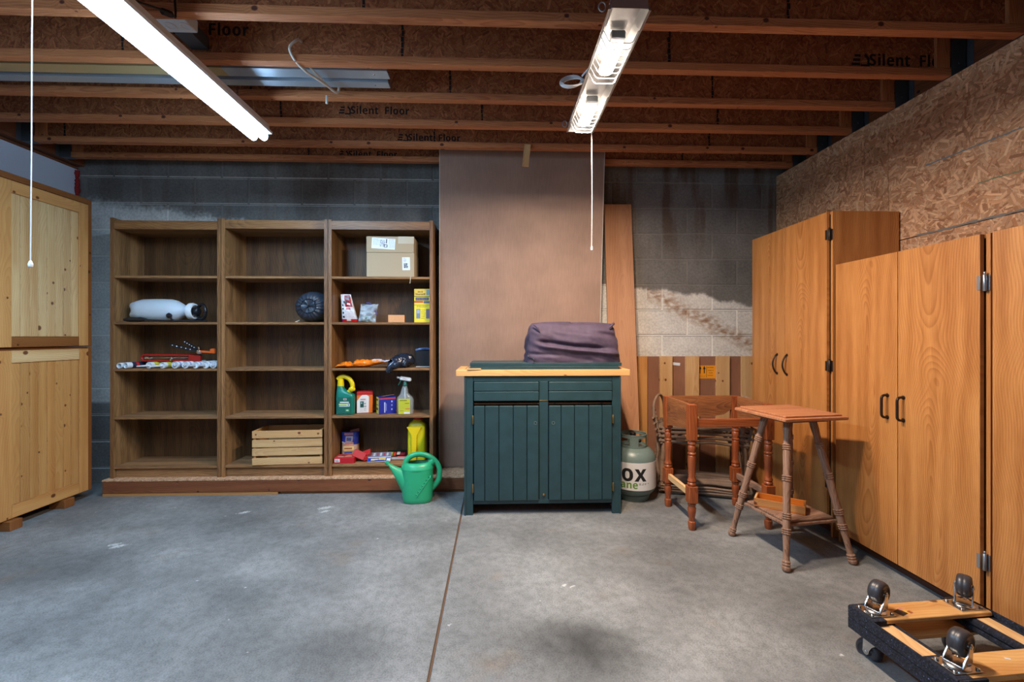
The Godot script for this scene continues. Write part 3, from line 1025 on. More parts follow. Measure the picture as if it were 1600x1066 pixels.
		for q in [-1, 1]:
			cage.rod(Vector3(q * 0.064, 0.001, z - 0.115), Vector3(q * 0.064, 0.001, z + 0.137), 0.0017, 6)
		obj("wire_guard", cage, M.white_metal, t)
		var om := AreaLight3D.new()
		om.name = "bulb_lamp"
		om.light_color = LAMP_COLOR
		om.light_energy = LAMP_POWER
		om.area_size = Vector2(0.055, 0.17)
		om.area_range = 9.0
		om.shadow_enabled = true
		om.position = Vector3(0, -0.0195, z - 0.01)
		om.rotation.x = -PI / 2
		t.add_child(om)
	var coil := s()
	for k in 3:
		coil.tube(arc(Vector3(-0.105 - k * 0.004, 0.03 + k * 0.008, -0.03 - k * 0.012), Vector3(0.045, 0, 0.01), Vector3(0.01, 0.045 + k * 0.005, -0.05), 0, TAU * 0.97, 22), 0.004, 7)
	coil.tube(curve([Vector3(-0.07, 0.05, -0.02), Vector3(-0.03, 0.07, 0.05), Vector3(0, 0.085, 0.1)], 5), 0.004, 7)
	obj("coiled_cord", coil, M.cord_white, t)
	var hook := s()
	for q in [-1, 1]:
		hook.tube(arc(Vector3(-0.085, 0.03, q * 0.41), Vector3(0.012, 0, 0), Vector3(0, 0.016, 0), 0, TAU, 14), 0.002, 6)
		hook.tube([Vector3(-0.06, 0.04, q * 0.41), Vector3(-0.04, 0.11, q * 0.38), Vector3(0, 0.219, q * 0.36)], 0.0018, 6)
	obj("hanging_wire", hook, M.grey_metal, t)
	var p2 := s().tube([Vector3(0.06, 0.0, -0.425), Vector3(0.062, -0.3, -0.425), Vector3(0.06, -0.60, -0.425)], 0.0017, 6)
	p2.turned(Vector3(0.06, -0.628, -0.425), Vector3(0.06, -0.6, -0.425), [Vector2(0, 0), Vector2(0.005, 0.003), Vector2(0.0055, 0.012), Vector2(0.003, 0.024), Vector2(0, 0.028)], 10)
	obj("pull_cord", p2, M.cord_white, t)

func build_ceiling_bits() -> void:
	# metal channels laid between two joists on the left
	var ch := func(label: String, x0: float, x1: float, z: float, y: float, w: float, h: float, m: Material, m2: Material, split: float) -> void:
		var t := thing("metal_channel", label, "metal channel", Vector3(0, y, z))
		for part in 2:
			var a := x0 if part == 0 else split
			var b := split if part == 0 else x1
			if b - a < 0.02:
				continue
			var c := s()
			c.span(Vector3(a, 0, -w / 2), Vector3(b, 0.0016, w / 2), 0.0)
			c.span(Vector3(a, 0.0016, w / 2 - 0.0016), Vector3(b, h, w / 2), 0.0)
			c.span(Vector3(a, 0.0016, -w / 2), Vector3(b, h, -w / 2 + 0.0016), 0.0)
			obj("tarnished_length" if part == 0 else "channel", c, m2 if part == 0 else m, t)
		obj("screw", s().rod(Vector3(x1 - 0.07, -0.001, 0), Vector3(x1 - 0.07, 0.003, 0), 0.005, 8), M.chrome, t)
	ch.call("wide silver and tan metal channel lying between the joists, nearer one", -3.0, -0.545, -2.245, 2.437, 0.070, 0.03, M.galvanised, M.brass_film, -1.35)
	ch.call("narrow silver metal channel lying behind the wide one between the joists", -3.0, -0.56, -2.325, 2.430, 0.052, 0.035, M.galvanised, M.galvanised, -2.95)
	var t := thing("house_cable", "white plastic cable hanging in a loop round the metal channels", "cable")
	var c := s()
	c.tube(curve([Vector3(-0.93, 2.53, -2.155), Vector3(-0.935, 2.515, -2.11), Vector3(-0.965, 2.47, -2.095), Vector3(-0.955, 2.43, -2.12), Vector3(-0.93, 2.412, -2.18), Vector3(-0.90, 2.41, -2.24), Vector3(-0.87, 2.408, -2.30), Vector3(-0.85, 2.414, -2.37), Vector3(-0.84, 2.44, -2.385), Vector3(-0.85, 2.49, -2.37)], 6), 0.0062, 8)
	obj("cable", c, M.cable_white, t)
	obj("loop", s().tube(curve([Vector3(-0.93, 2.46, -2.185), Vector3(-0.90, 2.425, -2.195), Vector3(-0.885, 2.420, -2.25), Vector3(-0.875, 2.415, -2.31)], 6), 0.005, 8), M.cable_white, t)
	obj("stub", s().rod(Vector3(-0.915, 2.42, -2.415), Vector3(-0.915, 2.375, -2.414), 0.0065, 10), M.cable_white, t)
	# outlet box on the web of the third joist in view
	t = thing("outlet_box", "pale junction box with two round knockouts fixed up among the joists", "junction box", Vector3(-1.40, 2.475, -1.98))
	var b := s()
	b.box(Vector3(0, 0.03, 0), Vector3(0.13, 0.055, 0.09), 0.004)
	obj("body", b, M.white_plastic, t)
	for q in [-1, 1]:
		obj("knockout", s().tube(arc(Vector3(q * 0.033 + 0.01, 0.0015, 0.0), Vector3(0.02, 0, 0), Vector3(0, 0, 0.022), 0, TAU, 20), 0.003, 6), M.cord_white, t)
	obj("bracket", s().span(Vector3(-0.04, 0.0, -0.159), Vector3(0.04, 0.06, -0.0452), 0.002), M.hanger_steel, t)
	# block of wood nailed under a joist, holding the brown sheet
	t = thing("wood_cleat", "short pale block of wood nailed under the joist above the brown sheet", "wood block", Vector3(0.205, 2.31, -3.03))
	var k := s()
	k.board(Vector3(0, 0.055, 0.0), Vector3(0.045, 0.15, 0.02), Basis(Vector3(1, 0, 0), 0.0) * Basis(Vector3(0, 0, 1), -0.10), 0.002)
	obj("block", k, M.pine_raw, t)

func build_left_cabinets() -> void:
	for u in 2:
		var low := u == 0
		var y0 := 0.056 if low else 1.053
		var y1 := 1.049 if low else 2.068
		var t := thing("pine_cabinet", "lower knotty pine cabinet standing on small wooden feet at the left" if low else "upper knotty pine cabinet stacked on the other one at the left", "cabinet", Vector3(0, y0, 0))
		var H := y1 - y0
		var zf := -3.185
		var zn := -1.95
		var body := s()
		body.span(Vector3(LEFT + 0.006, 0, zf), Vector3(-2.842, 0.018, zn), 0.001, 2)
		body.span(Vector3(LEFT + 0.006, H - 0.018, zf), Vector3(-2.842, H, zn), 0.001, 2)
		body.span(Vector3(LEFT + 0.006, 0.018, zf), Vector3(-2.842, H - 0.018, zf + 0.018), 0.001, 1)
		body.span(Vector3(LEFT + 0.006, 0.018, zn - 0.018), Vector3(-2.842, H - 0.018, zn), 0.001, 1)
		body.span(Vector3(LEFT + 0.006, 0.018, zf + 0.018), Vector3(LEFT + 0.012, H - 0.018, zn - 0.018), 0.0, 1)
		obj("body", body, M.pine_brown, t)
		obj("end_trim", s().span(Vector3(-2.842, 0.0, zf), Vector3(-2.826, H, zf + 0.03), 0.002), M.pine_brown, t)
		if not low:
			obj("top_trim", s().span(Vector3(-2.842, H - 0.036, zf + 0.031), Vector3(-2.816, H, zn), 0.002, 2), M.pine_brown, t)
		var top := H - 0.038 if not low else H - 0.012
		for dd in 2:
			var z0 := -3.152 + dd * 0.602        # far edge of this door
			var z1 := z0 + 0.598 - (0.0 if dd else 0.0)
			var d := obj("door", s().tint(0.05).span(Vector3(-2.841, 0.004, z0), Vector3(-2.820, top, z0 + 0.064), 0.002), M.pine_orange, t)
			obj("stile", s().tint(0.05).span(Vector3(-2.841, 0.004, z1 - 0.116), Vector3(-2.820, top, z1), 0.002), M.pine_orange, d)
			var rail_t := 0.072
			var rail_b := 0.062 if not low else 0.075
			obj("top_rail", s().tint(0.05).span(Vector3(-2.841, top - rail_t, z0 + 0.0645), Vector3(-2.8205, top, z1 - 0.1165), 0.002, 2), M.pine if low else M.pine_orange, d)
			obj("bottom_rail", s().tint(0.05).span(Vector3(-2.841, 0.004, z0 + 0.0645), Vector3(-2.8205, 0.004 + rail_b, z1 - 0.1165), 0.002, 2), M.pine_orange if low else M.pine_brown, d)
			var pz := z0 + 0.065
			var pw := (z1 - 0.117 - pz) / 8.0
			for k in 8:
				var pl := s().tint(0.16, 0.05)
				pl.span(Vector3(-2.840, 0.004 + rail_b + 0.0005, pz + k * pw + 0.0008), Vector3(-2.8265, top - rail_t - 0.0005, pz + (k + 1) * pw - 0.0008), 0.0022)
				obj("plank", pl, M.pine if not low else M.pine_orange, d)
	for q in [[-2.832, -3.0, "wooden block foot under the pine cabinet's far corner"], [-2.818, -2.665, "wooden block foot under the pine cabinet, nearer the camera"]]:
		var t := thing("cabinet_foot", q[2], "wood block", Vector3(q[0], 0, q[1]))
		obj("block", s().box(Vector3(-0.02, 0.0275, 0), Vector3(0.10, 0.055, 0.07), 0.003, 0), M.pine_brown, t)

const SHELF_Y := [1.545, 1.215, 0.883, 0.540, 0.190]
const CASE_FRONT := -3.22

func build_bookcases() -> void:
	var t := thing("timber_plinth", "long brown timber plinth carrying the row of walnut bookcases", "plinth")
	obj("timber", s().span(Vector3(-2.755, 0.019, BACK + 0.003), Vector3(0.0, 0.104, -3.182), 0.004, 0), M.fir_sill, t)
	obj("top_board", s().span(Vector3(-2.755, 0.1042, BACK + 0.003), Vector3(0.0, 0.115, -3.180), 0.001, 0), M.osb_edge, t)
	obj("shim", s().span(Vector3(-2.755, 0.0, -3.45), Vector3(-1.55, 0.0186, -3.184), 0.001, 0), M.pine_tan, t)
	obj("dark_shim", s().span(Vector3(-1.54, 0.0, -3.45), Vector3(-0.05, 0.0186, -3.20), 0.001, 0), M.pine_brown, t)
	var X := [[-2.732, -1.968], [-1.962, -1.2155], [-1.2115, -0.462]]
	var L := ["walnut bookcase at the left, holding caulking tubes and a garden sprayer", "middle walnut bookcase, nearly empty, holding a black sack and a slatted crate", "walnut bookcase at the right, holding a cardboard box and garden products"]
	for i in 3:
		var a: float = X[i][0]
		var b: float = X[i][1]
		t = thing("bookcase", L[i], "bookcase", Vector3(a, 0.1155, CASE_FRONT), 0.0, "walnut bookcases in a row")
		var w := b - a
		var H := 1.962 - 0.1155
		var D := 0.272
		for q in 2:
			var x0 := 0.0 if q == 0 else w - 0.024
			obj("side_panel", s().tint(0.08).span(Vector3(x0, 0, -D), Vector3(x0 + 0.024, H, -0.0015), 0.001), M.walnut, t)
			obj("edge_strip", s().tint(0.06).span(Vector3(x0, 0, -0.0014), Vector3(x0 + 0.024, H, 0), 0.0), M.walnut_edge, t)
		var top := H - (0.018 if i == 0 else 0.008)
		obj("header", s().tint(0.1).span(Vector3(0.0245, top - 0.062, -0.019), Vector3(w - 0.0245, top, -0.001), 0.001, 0), M.walnut_edge, t)
		obj("top_panel", s().tint(0.1).span(Vector3(0.0245, top - 0.062, -D), Vector3(w - 0.0245, top - 0.046, -0.0195), 0.001, 0), M.walnut, t)
		for y in SHELF_Y:
			obj("shelf", s().tint(0.08).span(Vector3(0.0245, y - 0.1155 - 0.009, -D + 0.005), Vector3(w - 0.0245, y - 0.1155 + 0.008, -0.004), 0.0015, 0), M.walnut_dusty, t)
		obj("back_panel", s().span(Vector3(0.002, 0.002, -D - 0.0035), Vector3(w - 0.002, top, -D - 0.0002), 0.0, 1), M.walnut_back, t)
		obj("plinth_board", s().span(Vector3(0.0245, 0.0, -0.04), Vector3(w - 0.0245, 0.062, -0.022), 0.001, 0), M.walnut_dusty, t)

func build_shelf_goods() -> void:
	var y := SHELF_Y.map(func(k): return k + 0.0085)
	# --- left case: sprayer lying on its side
	var t := thing("garden_sprayer", "white plastic garden sprayer with black pump handle lying on its side", "sprayer", Vector3(0, y[1], -3.335))
	var R := 0.086
	var tank := []
	var prof := [[-2.655, 0.028, 0.0], [-2.66, 0.045, 0.0], [-2.645, 0.062, 0.0], [-2.615, 0.076, 0.0], [-2.58, 0.084, 0.0], [-2.52, 0.086, 0.0], [-2.45, 0.086, 0.0], [-2.385, 0.084, 0.0], [-2.35, 0.075, 0.0], [-2.315, 0.055, 0.0], [-2.295, 0.042, 0.0], [-2.275, 0.037, 0.0], [-2.25, 0.036, 0.0]]
	for q in prof:
		var ring := PackedVector3Array()
		for k in 28:
			var an := TAU * k / 28
			ring.append(Vector3(q[0] + (0.012 * cos(an * 3.0) if q[0] < -2.63 else 0.0), R + sin(an) * q[1], cos(an) * q[1]))
		tank.append(ring)
	obj("tank", s().skin(tank), M.tank_white, t)
	obj("collar", s().turned(Vector3(-2.262, R - 0.004, 0), Vector3(-2.2, R - 0.004, 0), [Vector2(0, 0), Vector2(0.05, 0.002), Vector2(0.061, 0.008), Vector2(0.062, 0.026), Vector2(0.056, 0.04), Vector2(0.046, 0.042), Vector2(0.044, 0.02), Vector2(0, 0.02)], 28), M.white_plastic, t)
	var ph := s().rod(Vector3(-2.245, R - 0.004, 0), Vector3(-2.19, R - 0.004, 0), 0.03, 18)
	ph.tube(arc(Vector3(-2.175, R - 0.008, 0.0), Vector3(0.042, 0, 0.02), Vector3(0, 0.055, 0), 0, TAU, 26), 0.0105, 9, false)
	obj("pump_handle", ph, M.plastic_black, t)
	obj("hose_port", s().turned(Vector3(-2.365, R - 0.036, 0.066), Vector3(-2.33, R - 0.046, 0.085), [Vector2(0, 0), Vector2(0.017, 0), Vector2(0.02, 0.008), Vector2(0.015, 0.02), Vector2(0.008, 0.03), Vector2(0, 0.032)], 14), M.plastic_black, t)
	var wd := s().tube(curve([Vector3(-2.66, 0.012, 0.085), Vector3(-2.55, 0.02, 0.088), Vector3(-2.45, 0.012, 0.092), Vector3(-2.2, 0.008, 0.09), Vector3(-2.08, 0.007, 0.085)], 8), 0.0062, 8)
	wd.turned(Vector3(-2.665, 0.018, 0.085), Vector3(-2.5, 0.020, 0.088), [Vector2(0, 0), Vector2(0.008, 0.004), Vector2(0.014, 0.03), Vector2(0.017, 0.06), Vector2(0.015, 0.09), Vector2(0.017, 0.12), Vector2(0.008, 0.16), Vector2(0, 0.17)], 12)
	wd.tube(curve([Vector3(-2.335, 0.036, 0.088), Vector3(-2.31, 0.012, 0.096), Vector3(-2.25, 0.008, 0.06), Vector3(-2.16, 0.008, 0.02)], 6), 0.007, 8)
	obj("spray_wand", wd, M.plastic_black, t)
	# --- left case: row of sealant tubes pointing outwards
	var zs := -3.236
	var spec := [
		[-2.684, 0.0205, 0, "empty white rolled tube with a dark open end, leftmost on the shelf"],
		[-2.640, 0.022, 1, "white tube with open end and dark printed wrapper, second from left"],
		[-2.478, 0.0225, 2, "clear capped caulk tube with a long pale nozzle pointing left, third from left"],
		[-2.385, 0.0215, 2, "clear capped caulk tube with a thin pale nozzle, fourth from left"],
		[-2.298, 0.0245, 3, "white caulk tube with short centre nozzle, fifth from left"],
		[-2.226, 0.0245, 3, "white caulk tube with short centre nozzle, sixth from left"],
		[-2.154, 0.0235, 4, "white caulk tube with a slanting nozzle, seventh from left"],
		[-2.084, 0.0245, 4, "white caulk tube with a bent nozzle, second from the right end of the row"],
		[-2.0305, 0.0225, 3, "white caulk tube against the right side panel, end of the row"]]
	for i in spec.size():
		var q: Array = spec[i]
		var r: float = q[1]
		t = thing("caulk_tube", q[3], "caulk tube", Vector3(q[0], y[2] + r + 0.0005, zs), 0.0, "caulk tubes on the bookcase shelf")
		var turn := 0.0
		if q[2] < 2:
			turn = 0.32 if q[2] == 1 else 0.12
		var back := Vector3(sin(turn) * 0.21, 0.0, -cos(turn) * 0.21)
		if i == 8:
			back = Vector3(0.0, 0, -0.2)
		var open := [Vector2(0, 0.16), Vector2(r * 0.80, 0.16), Vector2(r * 0.80, 0.004), Vector2(r * 0.84, 0.0), Vector2(r * 0.98, 0.0), Vector2(r, 0.003), Vector2(r, 0.21), Vector2(0, 0.21)]
		var shut := [Vector2(0, 0.006), Vector2(r * 0.8, 0.006), Vector2(r * 0.88, 0.0), Vector2(r * 0.98, 0.0), Vector2(r, 0.003), Vector2(r, 0.21), Vector2(0, 0.21)]
		obj("tube_body", s().turned(Vector3.ZERO, back, open if q[2] < 2 else shut, 22, 30.0), M.white_plastic, t)
		if q[2] == 1:
			var d := back.normalized()
			obj("wrapper", s().turned(d * 0.035, d * 0.2, [Vector2(r + 0.0004, 0), Vector2(r + 0.0008, 0.002), Vector2(r + 0.0008, 0.1), Vector2(r + 0.0004, 0.102)], 22), mat("wrap_navy", rgb(36, 40, 66), 0.4), t)
			obj("wrapper_band", s().turned(d * 0.06, d * 0.2, [Vector2(r + 0.0009, 0), Vector2(r + 0.0012, 0.001), Vector2(r + 0.0012, 0.018), Vector2(r + 0.0009, 0.019)], 22), M.red_plastic, t)
		elif q[2] == 0:
			obj("inside", s().turned(back.normalized() * 0.05, back, [Vector2(0, 0.0), Vector2(r * 0.78, 0.0), Vector2(r * 0.78, 0.01), Vector2(0, 0.01)], 18), M.plastic_black, t)
		elif q[2] == 2:
			obj("nozzle", s().turned(Vector3(0.006, -0.002, 0.003), Vector3(-0.075, -0.006, 0.018), [Vector2(0, 0), Vector2(0.008, 0), Vector2(0.0055, 0.05), Vector2(0.004, 0.078), Vector2(0, 0.079)], 12), M.white_plastic, t)
			obj("band", s().turned(back.normalized() * 0.03, back, [Vector2(r + 0.0004, 0), Vector2(r + 0.0009, 0.001), Vector2(r + 0.0009, 0.12), Vector2(r + 0.0004, 0.121)], 22), mat("wrap_yellow", rgb(188, 178, 60), 0.5), t)
		else:
			var tip := Vector3(0, -0.003, 0.02) if q[2] == 3 else Vector3(-0.034, -0.004, 0.014)
			obj("nozzle", s().turned(Vector3(0, -0.002, -0.004), tip, [Vector2(0, 0), Vector2(0.012, 0.002), Vector2(0.010, 0.008), Vector2(0.006, tip.length() * 0.9), Vector2(0, tip.length())], 14), mat("nozzle_grey", rgb(170, 176, 184), 0.4), t)
			obj("band", s().turned(back.normalized() * 0.02, back, [Vector2(r + 0.0004, 0), Vector2(r + 0.0009, 0.001), Vector2(r + 0.0009, 0.012), Vector2(r + 0.0004, 0.013)], 22), mat("wrap_lilac", rgb(150, 158, 196), 0.5), t)
	# --- red caulking gun frame behind, resting on the tubes
	t = thing("caulking_gun", "red metal caulking gun lying on top of the row of tubes", "caulking gun", Vector3(-2.36, y[2] + 0.052, -3.31))
	var g := s()
	g.tube([Vector3(-0.20, 0.042, 0), Vector3(0.16, 0.038, 0)], 0.009, 8)
	g.tube([Vector3(-0.20, -0.0, 0.004), Vector3(0.16, 0.002, 0.0)], 0.0085, 8)
	g.tube(arc(Vector3(-0.20, 0.021, 0), Vector3(-0.024, 0, 0), Vector3(0, 0.021, 0), PI * -0.5, PI * 0.5, 8), 0.0095, 8)
	g.board(Vector3(0.155, 0.018, 0), Vector3(0.09, 0.054, 0.03), Basis(Vector3(0, 0, 1), -0.1), 0.008)
	obj("frame", g, M.red_paint, t)
	obj("plunger_rod", s().rod(Vector3(-0.17, 0.020, 0.004), Vector3(0.13, 0.022, 0.004), 0.004, 10), M.chrome, t)
	var pw := s().turned(Vector3(-0.195, 0.020, 0.006), Vector3(-0.155, 0.020, 0.006), [Vector2(0, 0), Vector2(0.012, 0.003), Vector2(0.015, 0.012), Vector2(0.012, 0.03), Vector2(0, 0.036)], 16)
	pw.rod(Vector3(-0.01, 0.0, 0.012), Vector3(0.002, 0.026, 0.012), 0.009, 12)
	obj("end_knob", pw, M.chrome, t)
	t = thing("cutting_tool", "tool with two black white-dotted handles and an orange end on the tubes", "hand tool", Vector3(-2.16, y[2] + 0.112, -3.285))
	var hA := s()
	var dots := s()
	for q in [[Vector3(-0.20, 0.055, 0.0), Vector3(-0.015, 0.010, 0.0)], [Vector3(-0.125, 0.08, -0.03), Vector3(-0.02, 0.02, -0.02)]]:
		hA.tube([q[0], (q[0] as Vector3).lerp(q[1], 0.5), q[1]], [0.011, 0.013, 0.010], 10)
		for k in 5:
			var p: Vector3 = (q[0] as Vector3).lerp(q[1], 0.1 + k * 0.17)
			dots.rod(p + Vector3(0.0, 0.003, 0.0095), p + Vector3(0.0, 0.0035, 0.0135), 0.0036, 8)
	obj("handle", hA, M.plastic_black, t)
	obj("dot", dots, M.white_plastic, t)
	var piv := s().rod(Vector3(0.0, 0.006, -0.03), Vector3(0.0, 0.006, 0.012), 0.016, 12)
	piv.board(Vector3(0.002, 0.022, 0.0), Vector3(0.012, 0.04, 0.014), Basis(Vector3(0, 0, 1), 0.2), 0.003)
	obj("pivot", piv, M.chrome, t)
	var ob := s()
	ob.board(Vector3(0.062, 0.004, 0.0), Vector3(0.11, 0.016, 0.022), Basis(Vector3(0, 0, 1), -0.08), 0.005)
	ob.board(Vector3(0.098, 0.012, 0.0), Vector3(0.036, 0.034, 0.024), Basis(Vector3(0, 0, 1), 0.05), 0.006)
	obj("orange_end", ob, M.orange_plastic, t)
	# --- middle case: black drawstring sack
	t = thing("stuff_sack", "round black nylon drawstring sack with gathered pleats", "sack", Vector3(-1.362, y[1] + 0.116, -3.345))
	var rings := []
	var RP := [[0.0, 0.095], [0.02, 0.098], [0.045, 0.102], [0.062, 0.1], [0.085, 0.09], [0.105, 0.066], [0.116, 0.03], [0.119, -0.01], [0.114, -0.06], [0.09, -0.1], [0.03, -0.118]]
	for q in RP:
		var ring := PackedVector3Array()
		for k in 72:
			var an := TAU * k / 72
			var pl := sin(an * 19.0 + sin(an * 5.0) * 1.3) * 0.0062 * smoothstep(0.03, 0.065, q[0]) * (1.0 if q[1] > -0.02 else 0.3)
			var rr: float = maxf(q[0], 0.0005) * (1.0 + 0.03 * sin(an * 2.0 + 1.0))
			ring.append(Vector3(cos(an) * rr, sin(an) * rr * 0.985, q[1] + pl + (0.006 * sin(an * 4.0) if q[0] < 0.06 else 0.0)))
		rings.append(ring)
	obj("sack", s().skin(rings, false, false), M.black_nylon, t)
	obj("drawstring", s().tube(curve([Vector3(-0.08, -0.10, 0.06), Vector3(-0.1, -0.112, 0.08), Vector3(-0.09, -0.113, 0.10), Vector3(-0.075, -0.1135, 0.095)], 6), 0.0018, 6), M.cable_white, t)
	# --- middle case: slatted wooden crate, turned a little
	t = thing("slatted_crate", "open pine crate of horizontal slats in the bottom of the bookcase", "crate", Vector3(-1.508, y[4], -3.335), 0.06)
	var w := 0.485
	var cy := [0.002, 0.068, 0.129, 0.194]
	for sd in 2:
		for k in 4:
			var zf := 0.105 if sd == 0 else -0.105
			if sd == 1 and k == 0:
				continue
			var sl := s().tint(0.10, 0.05)
			sl.span(Vector3(-w / 2, cy[k], zf - 0.005), Vector3(w / 2, cy[k] + 0.052 - (0.002 if k == 0 else 0.0), zf + 0.005), 0.0015, 0)
			obj("slat", sl, M.pine_raw, t)
	for q in [-1, 1]:
		obj("end_board", s().span(Vector3(q * (w / 2 - 0.014) - 0.009, 0.002, -0.0995), Vector3(q * (w / 2 - 0.014) + 0.009, 0.247, 0.0995), 0.0015, 2), M.pine_orange, t)
	for k in 3:
		obj("floor_slat", s().span(Vector3(-w / 2 + 0.025, 0.0005, -0.09 + k * 0.064), Vector3(w / 2 - 0.025, 0.008, -0.04 + k * 0.064), 0.001, 0), M.pine_raw, t)
	# --- right case, top shelf: cardboard box
	t = thing("cardboard_box", "taped cardboard box with white shipping labels on the top shelf", "box", Vector3(-0.775, y[0], -3.345), 0.02)
	obj("box_body", s().span(Vector3(-0.172, 0.001, -0.10), Vector3(0.172, 0.178, 0.10), 0.003), M.card, t)
	obj("box_lid", s().span(Vector3(-0.173, 0.1785, -0.101), Vector3(0.169, 0.296, 0.1005), 0.003), M.card, t)
	obj("packing_tape", s().span(Vector3(0.055, 0.244, 0.1006), Vector3(0.17, 0.296, 0.1012), 0.0), M.tape, t)
	var lab := print_sheet(96, 56, rgb(226, 230, 236), small_print(6, 6, 26, 7, 5, rgb(60, 64, 76), 1) + small_print(34, 10, 22, 6, 6, rgb(40, 44, 60), 2, 3) + small_print(70, 4, 24, 8, 6, rgb(70, 76, 96), 3) + [[58, 4, 4, 22, rgb(20, 22, 30)], [50, 32, 14, 3, rgb(20, 22, 40)], [50, 44, 14, 3, rgb(20, 22, 40)], [50, 32, 3, 14, rgb(20, 22, 40)], [62, 34, 3, 12, rgb(20, 22, 40)]])
	printed("shipping_label", t, 0.168, 0.078, lab, faced(Vector3(0, 0, 1), Vector3(-0.05, 0.243, 0.1012), -0.06), 0.4)
	printed("product_label", t, 0.056, 0.094, print_sheet(36, 60, rgb(224, 228, 236), small_print(6, 4, 12, 5, 4, rgb(90, 94, 104), 4) + small_print(8, 28, 18, 11, 2, rgb(24, 28, 40), 5, 2)), faced(Vector3(0, 0, 1), Vector3(0.113, 0.098, 0.1006), 0.02), 0.4)
	obj("loose_tape", s().board(Vector3(0.148, -0.024, 0.1275), Vector3(0.004, 0.05, 0.001), Basis(Vector3(0, 0, 1), -0.1), 0.0), M.tape, t)
	# --- second shelf
	t = thing("seed_bag", "upright white and red printed packet leaning on the second shelf", "packet", Vector3(-1.092, y[1], -3.345))
	var art := print_sheet(64, 112, rgb(214, 212, 214), [[24, 4, 34, 46, rgb(150, 28, 34)], [30, 10, 22, 8, rgb(20, 14, 16)], [18, 26, 20, 10, rgb(30, 14, 16)], [34, 36, 16, 5, rgb(230, 226, 224)], [26, 54, 20, 8, rgb(176, 60, 64)], [8, 40, 7, 7, rgb(20, 18, 20)], [8, 54, 7, 7, rgb(20, 18, 20)], [8, 70, 7, 7, rgb(30, 18, 20)], [8, 86, 7, 7, rgb(20, 18, 20)], [0, 98, 64, 14, rgb(192, 24, 28)], [22, 98, 16, 8, rgb(224, 200, 190)], [0, 100, 6, 12, rgb(120, 10, 70)]] + small_print(20, 66, 34, 8, 4, rgb(168, 120, 124), 9))
	var am := mat("seed_art", Color.WHITE, 0.35, art)
	var bg := pouch(0.125, 0.212, 0.045, 0.002, 0.010, 12)
	for i in bg.v.size():
		bg.v[i].x = bg.v[i].x * (1.0 - bg.v[i].y * 1.9) - bg.v[i].y * 0.17
	obj("bag", bg, am, t)
	t = thing("clear_bag", "crumpled clear plastic bag with a purple seal beside the packet", "plastic bag", Vector3(-0.968, y[1], -3.33))
	var cb := pouch(0.13, 0.135, 0.06, 0.002, 0.03, 21)
	for i in cb.v.size():
		cb.v[i].x += cb.v[i].y * 0.15
	obj("film", cb, M.clear_wrap, t)
	obj("contents", pouch(0.09, 0.05, 0.04, 0.004, 0.02, 22), mat("wrap_teal", rgb(118, 140, 134), 0.4), t)
	obj("seal_strip", s().tube(curve([Vector3(0.0, 0.146, 0.004), Vector3(0.03, 0.14, 0.008), Vector3(0.06, 0.10, 0.01), Vector3(0.075, 0.06, 0.012)], 6), 0.005, 8), mat("purple_seal", rgb(70, 58, 140), 0.4), t)
	t = thing("small_carton", "small tan speckled carton lying on the second shelf", "carton", Vector3(-0.745, y[1], -3.32), 0.15)
	obj("carton", s().box(Vector3(0, 0.028, 0), Vector3(0.118, 0.056, 0.07), 0.002), M.card_orange, t)
	printed("front_print", t, 0.114, 0.052, print_sheet(72, 36, rgb(222, 166, 116), small_print(2, 2, 68, 9, 4, rgb(170, 112, 66), 31)), faced(Vector3(0, 0, 1), Vector3(0, 0.028, 0.0355)))
	t = thing("yellow_box", "tall yellow retail box printed Do It Yourself at the shelf's right end", "box", Vector3(-0.548, y[1], -3.335), -0.03)
	obj("carton", s().box(Vector3(0, 0.124, 0), Vector3(0.115, 0.248, 0.12), 0.002), mat("carton_yellow", rgb(206, 188, 30), 0.5), t)
	var ya := print_sheet(76, 160, rgb(228, 208, 30), [[0, 0, 76, 32, rgb(214, 178, 62)], [0, 34, 76, 3, rgb(40, 30, 30)], [6, 40, 66, 15, rgb(66, 60, 76)], [0, 57, 44, 9, rgb(196, 62, 26)], [46, 57, 30, 12, rgb(92, 88, 100)], [0, 76, 76, 2, rgb(120, 90, 20)], [10, 96, 20, 46, rgb(116, 128, 150)], [13, 99, 14, 18, rgb(158, 168, 186)], [58, 96, 18, 46, rgb(110, 96, 110)], [60, 4, 16, 24, rgb(120, 146, 146)]] + small_print(12, 81, 52, 2, 5, rgb(120, 96, 20), 33, 2) + small_print(34, 100, 20, 6, 8, rgb(60, 50, 20), 34, 2) + small_print(8, 43, 60, 2, 6, rgb(150, 146, 158), 35, 2))
	printed("front_print", t, 0.113, 0.245, ya, faced(Vector3(0, 0, 1), Vector3(0, 0.124, 0.0604)))
	letters("lettering", t, "Do-It", 0.012, at(-0.012, 0.226, 0.0608), M.ink_dark, 0.0, 700, 0.0004)
	letters("lettering", t, "Yourself", 0.013, at(-0.012, 0.208, 0.0608), M.ink_dark, 0.0, 700, 0.0004)
	# --- third shelf: orange bag lying down, black bag, black carton
	t = thing("orange_bag", "crumpled orange foil bag lying flat on the third shelf", "bag", Vector3(-0.975, y[2], -3.31))
	var nz := noise(401, 3)
	rings = []
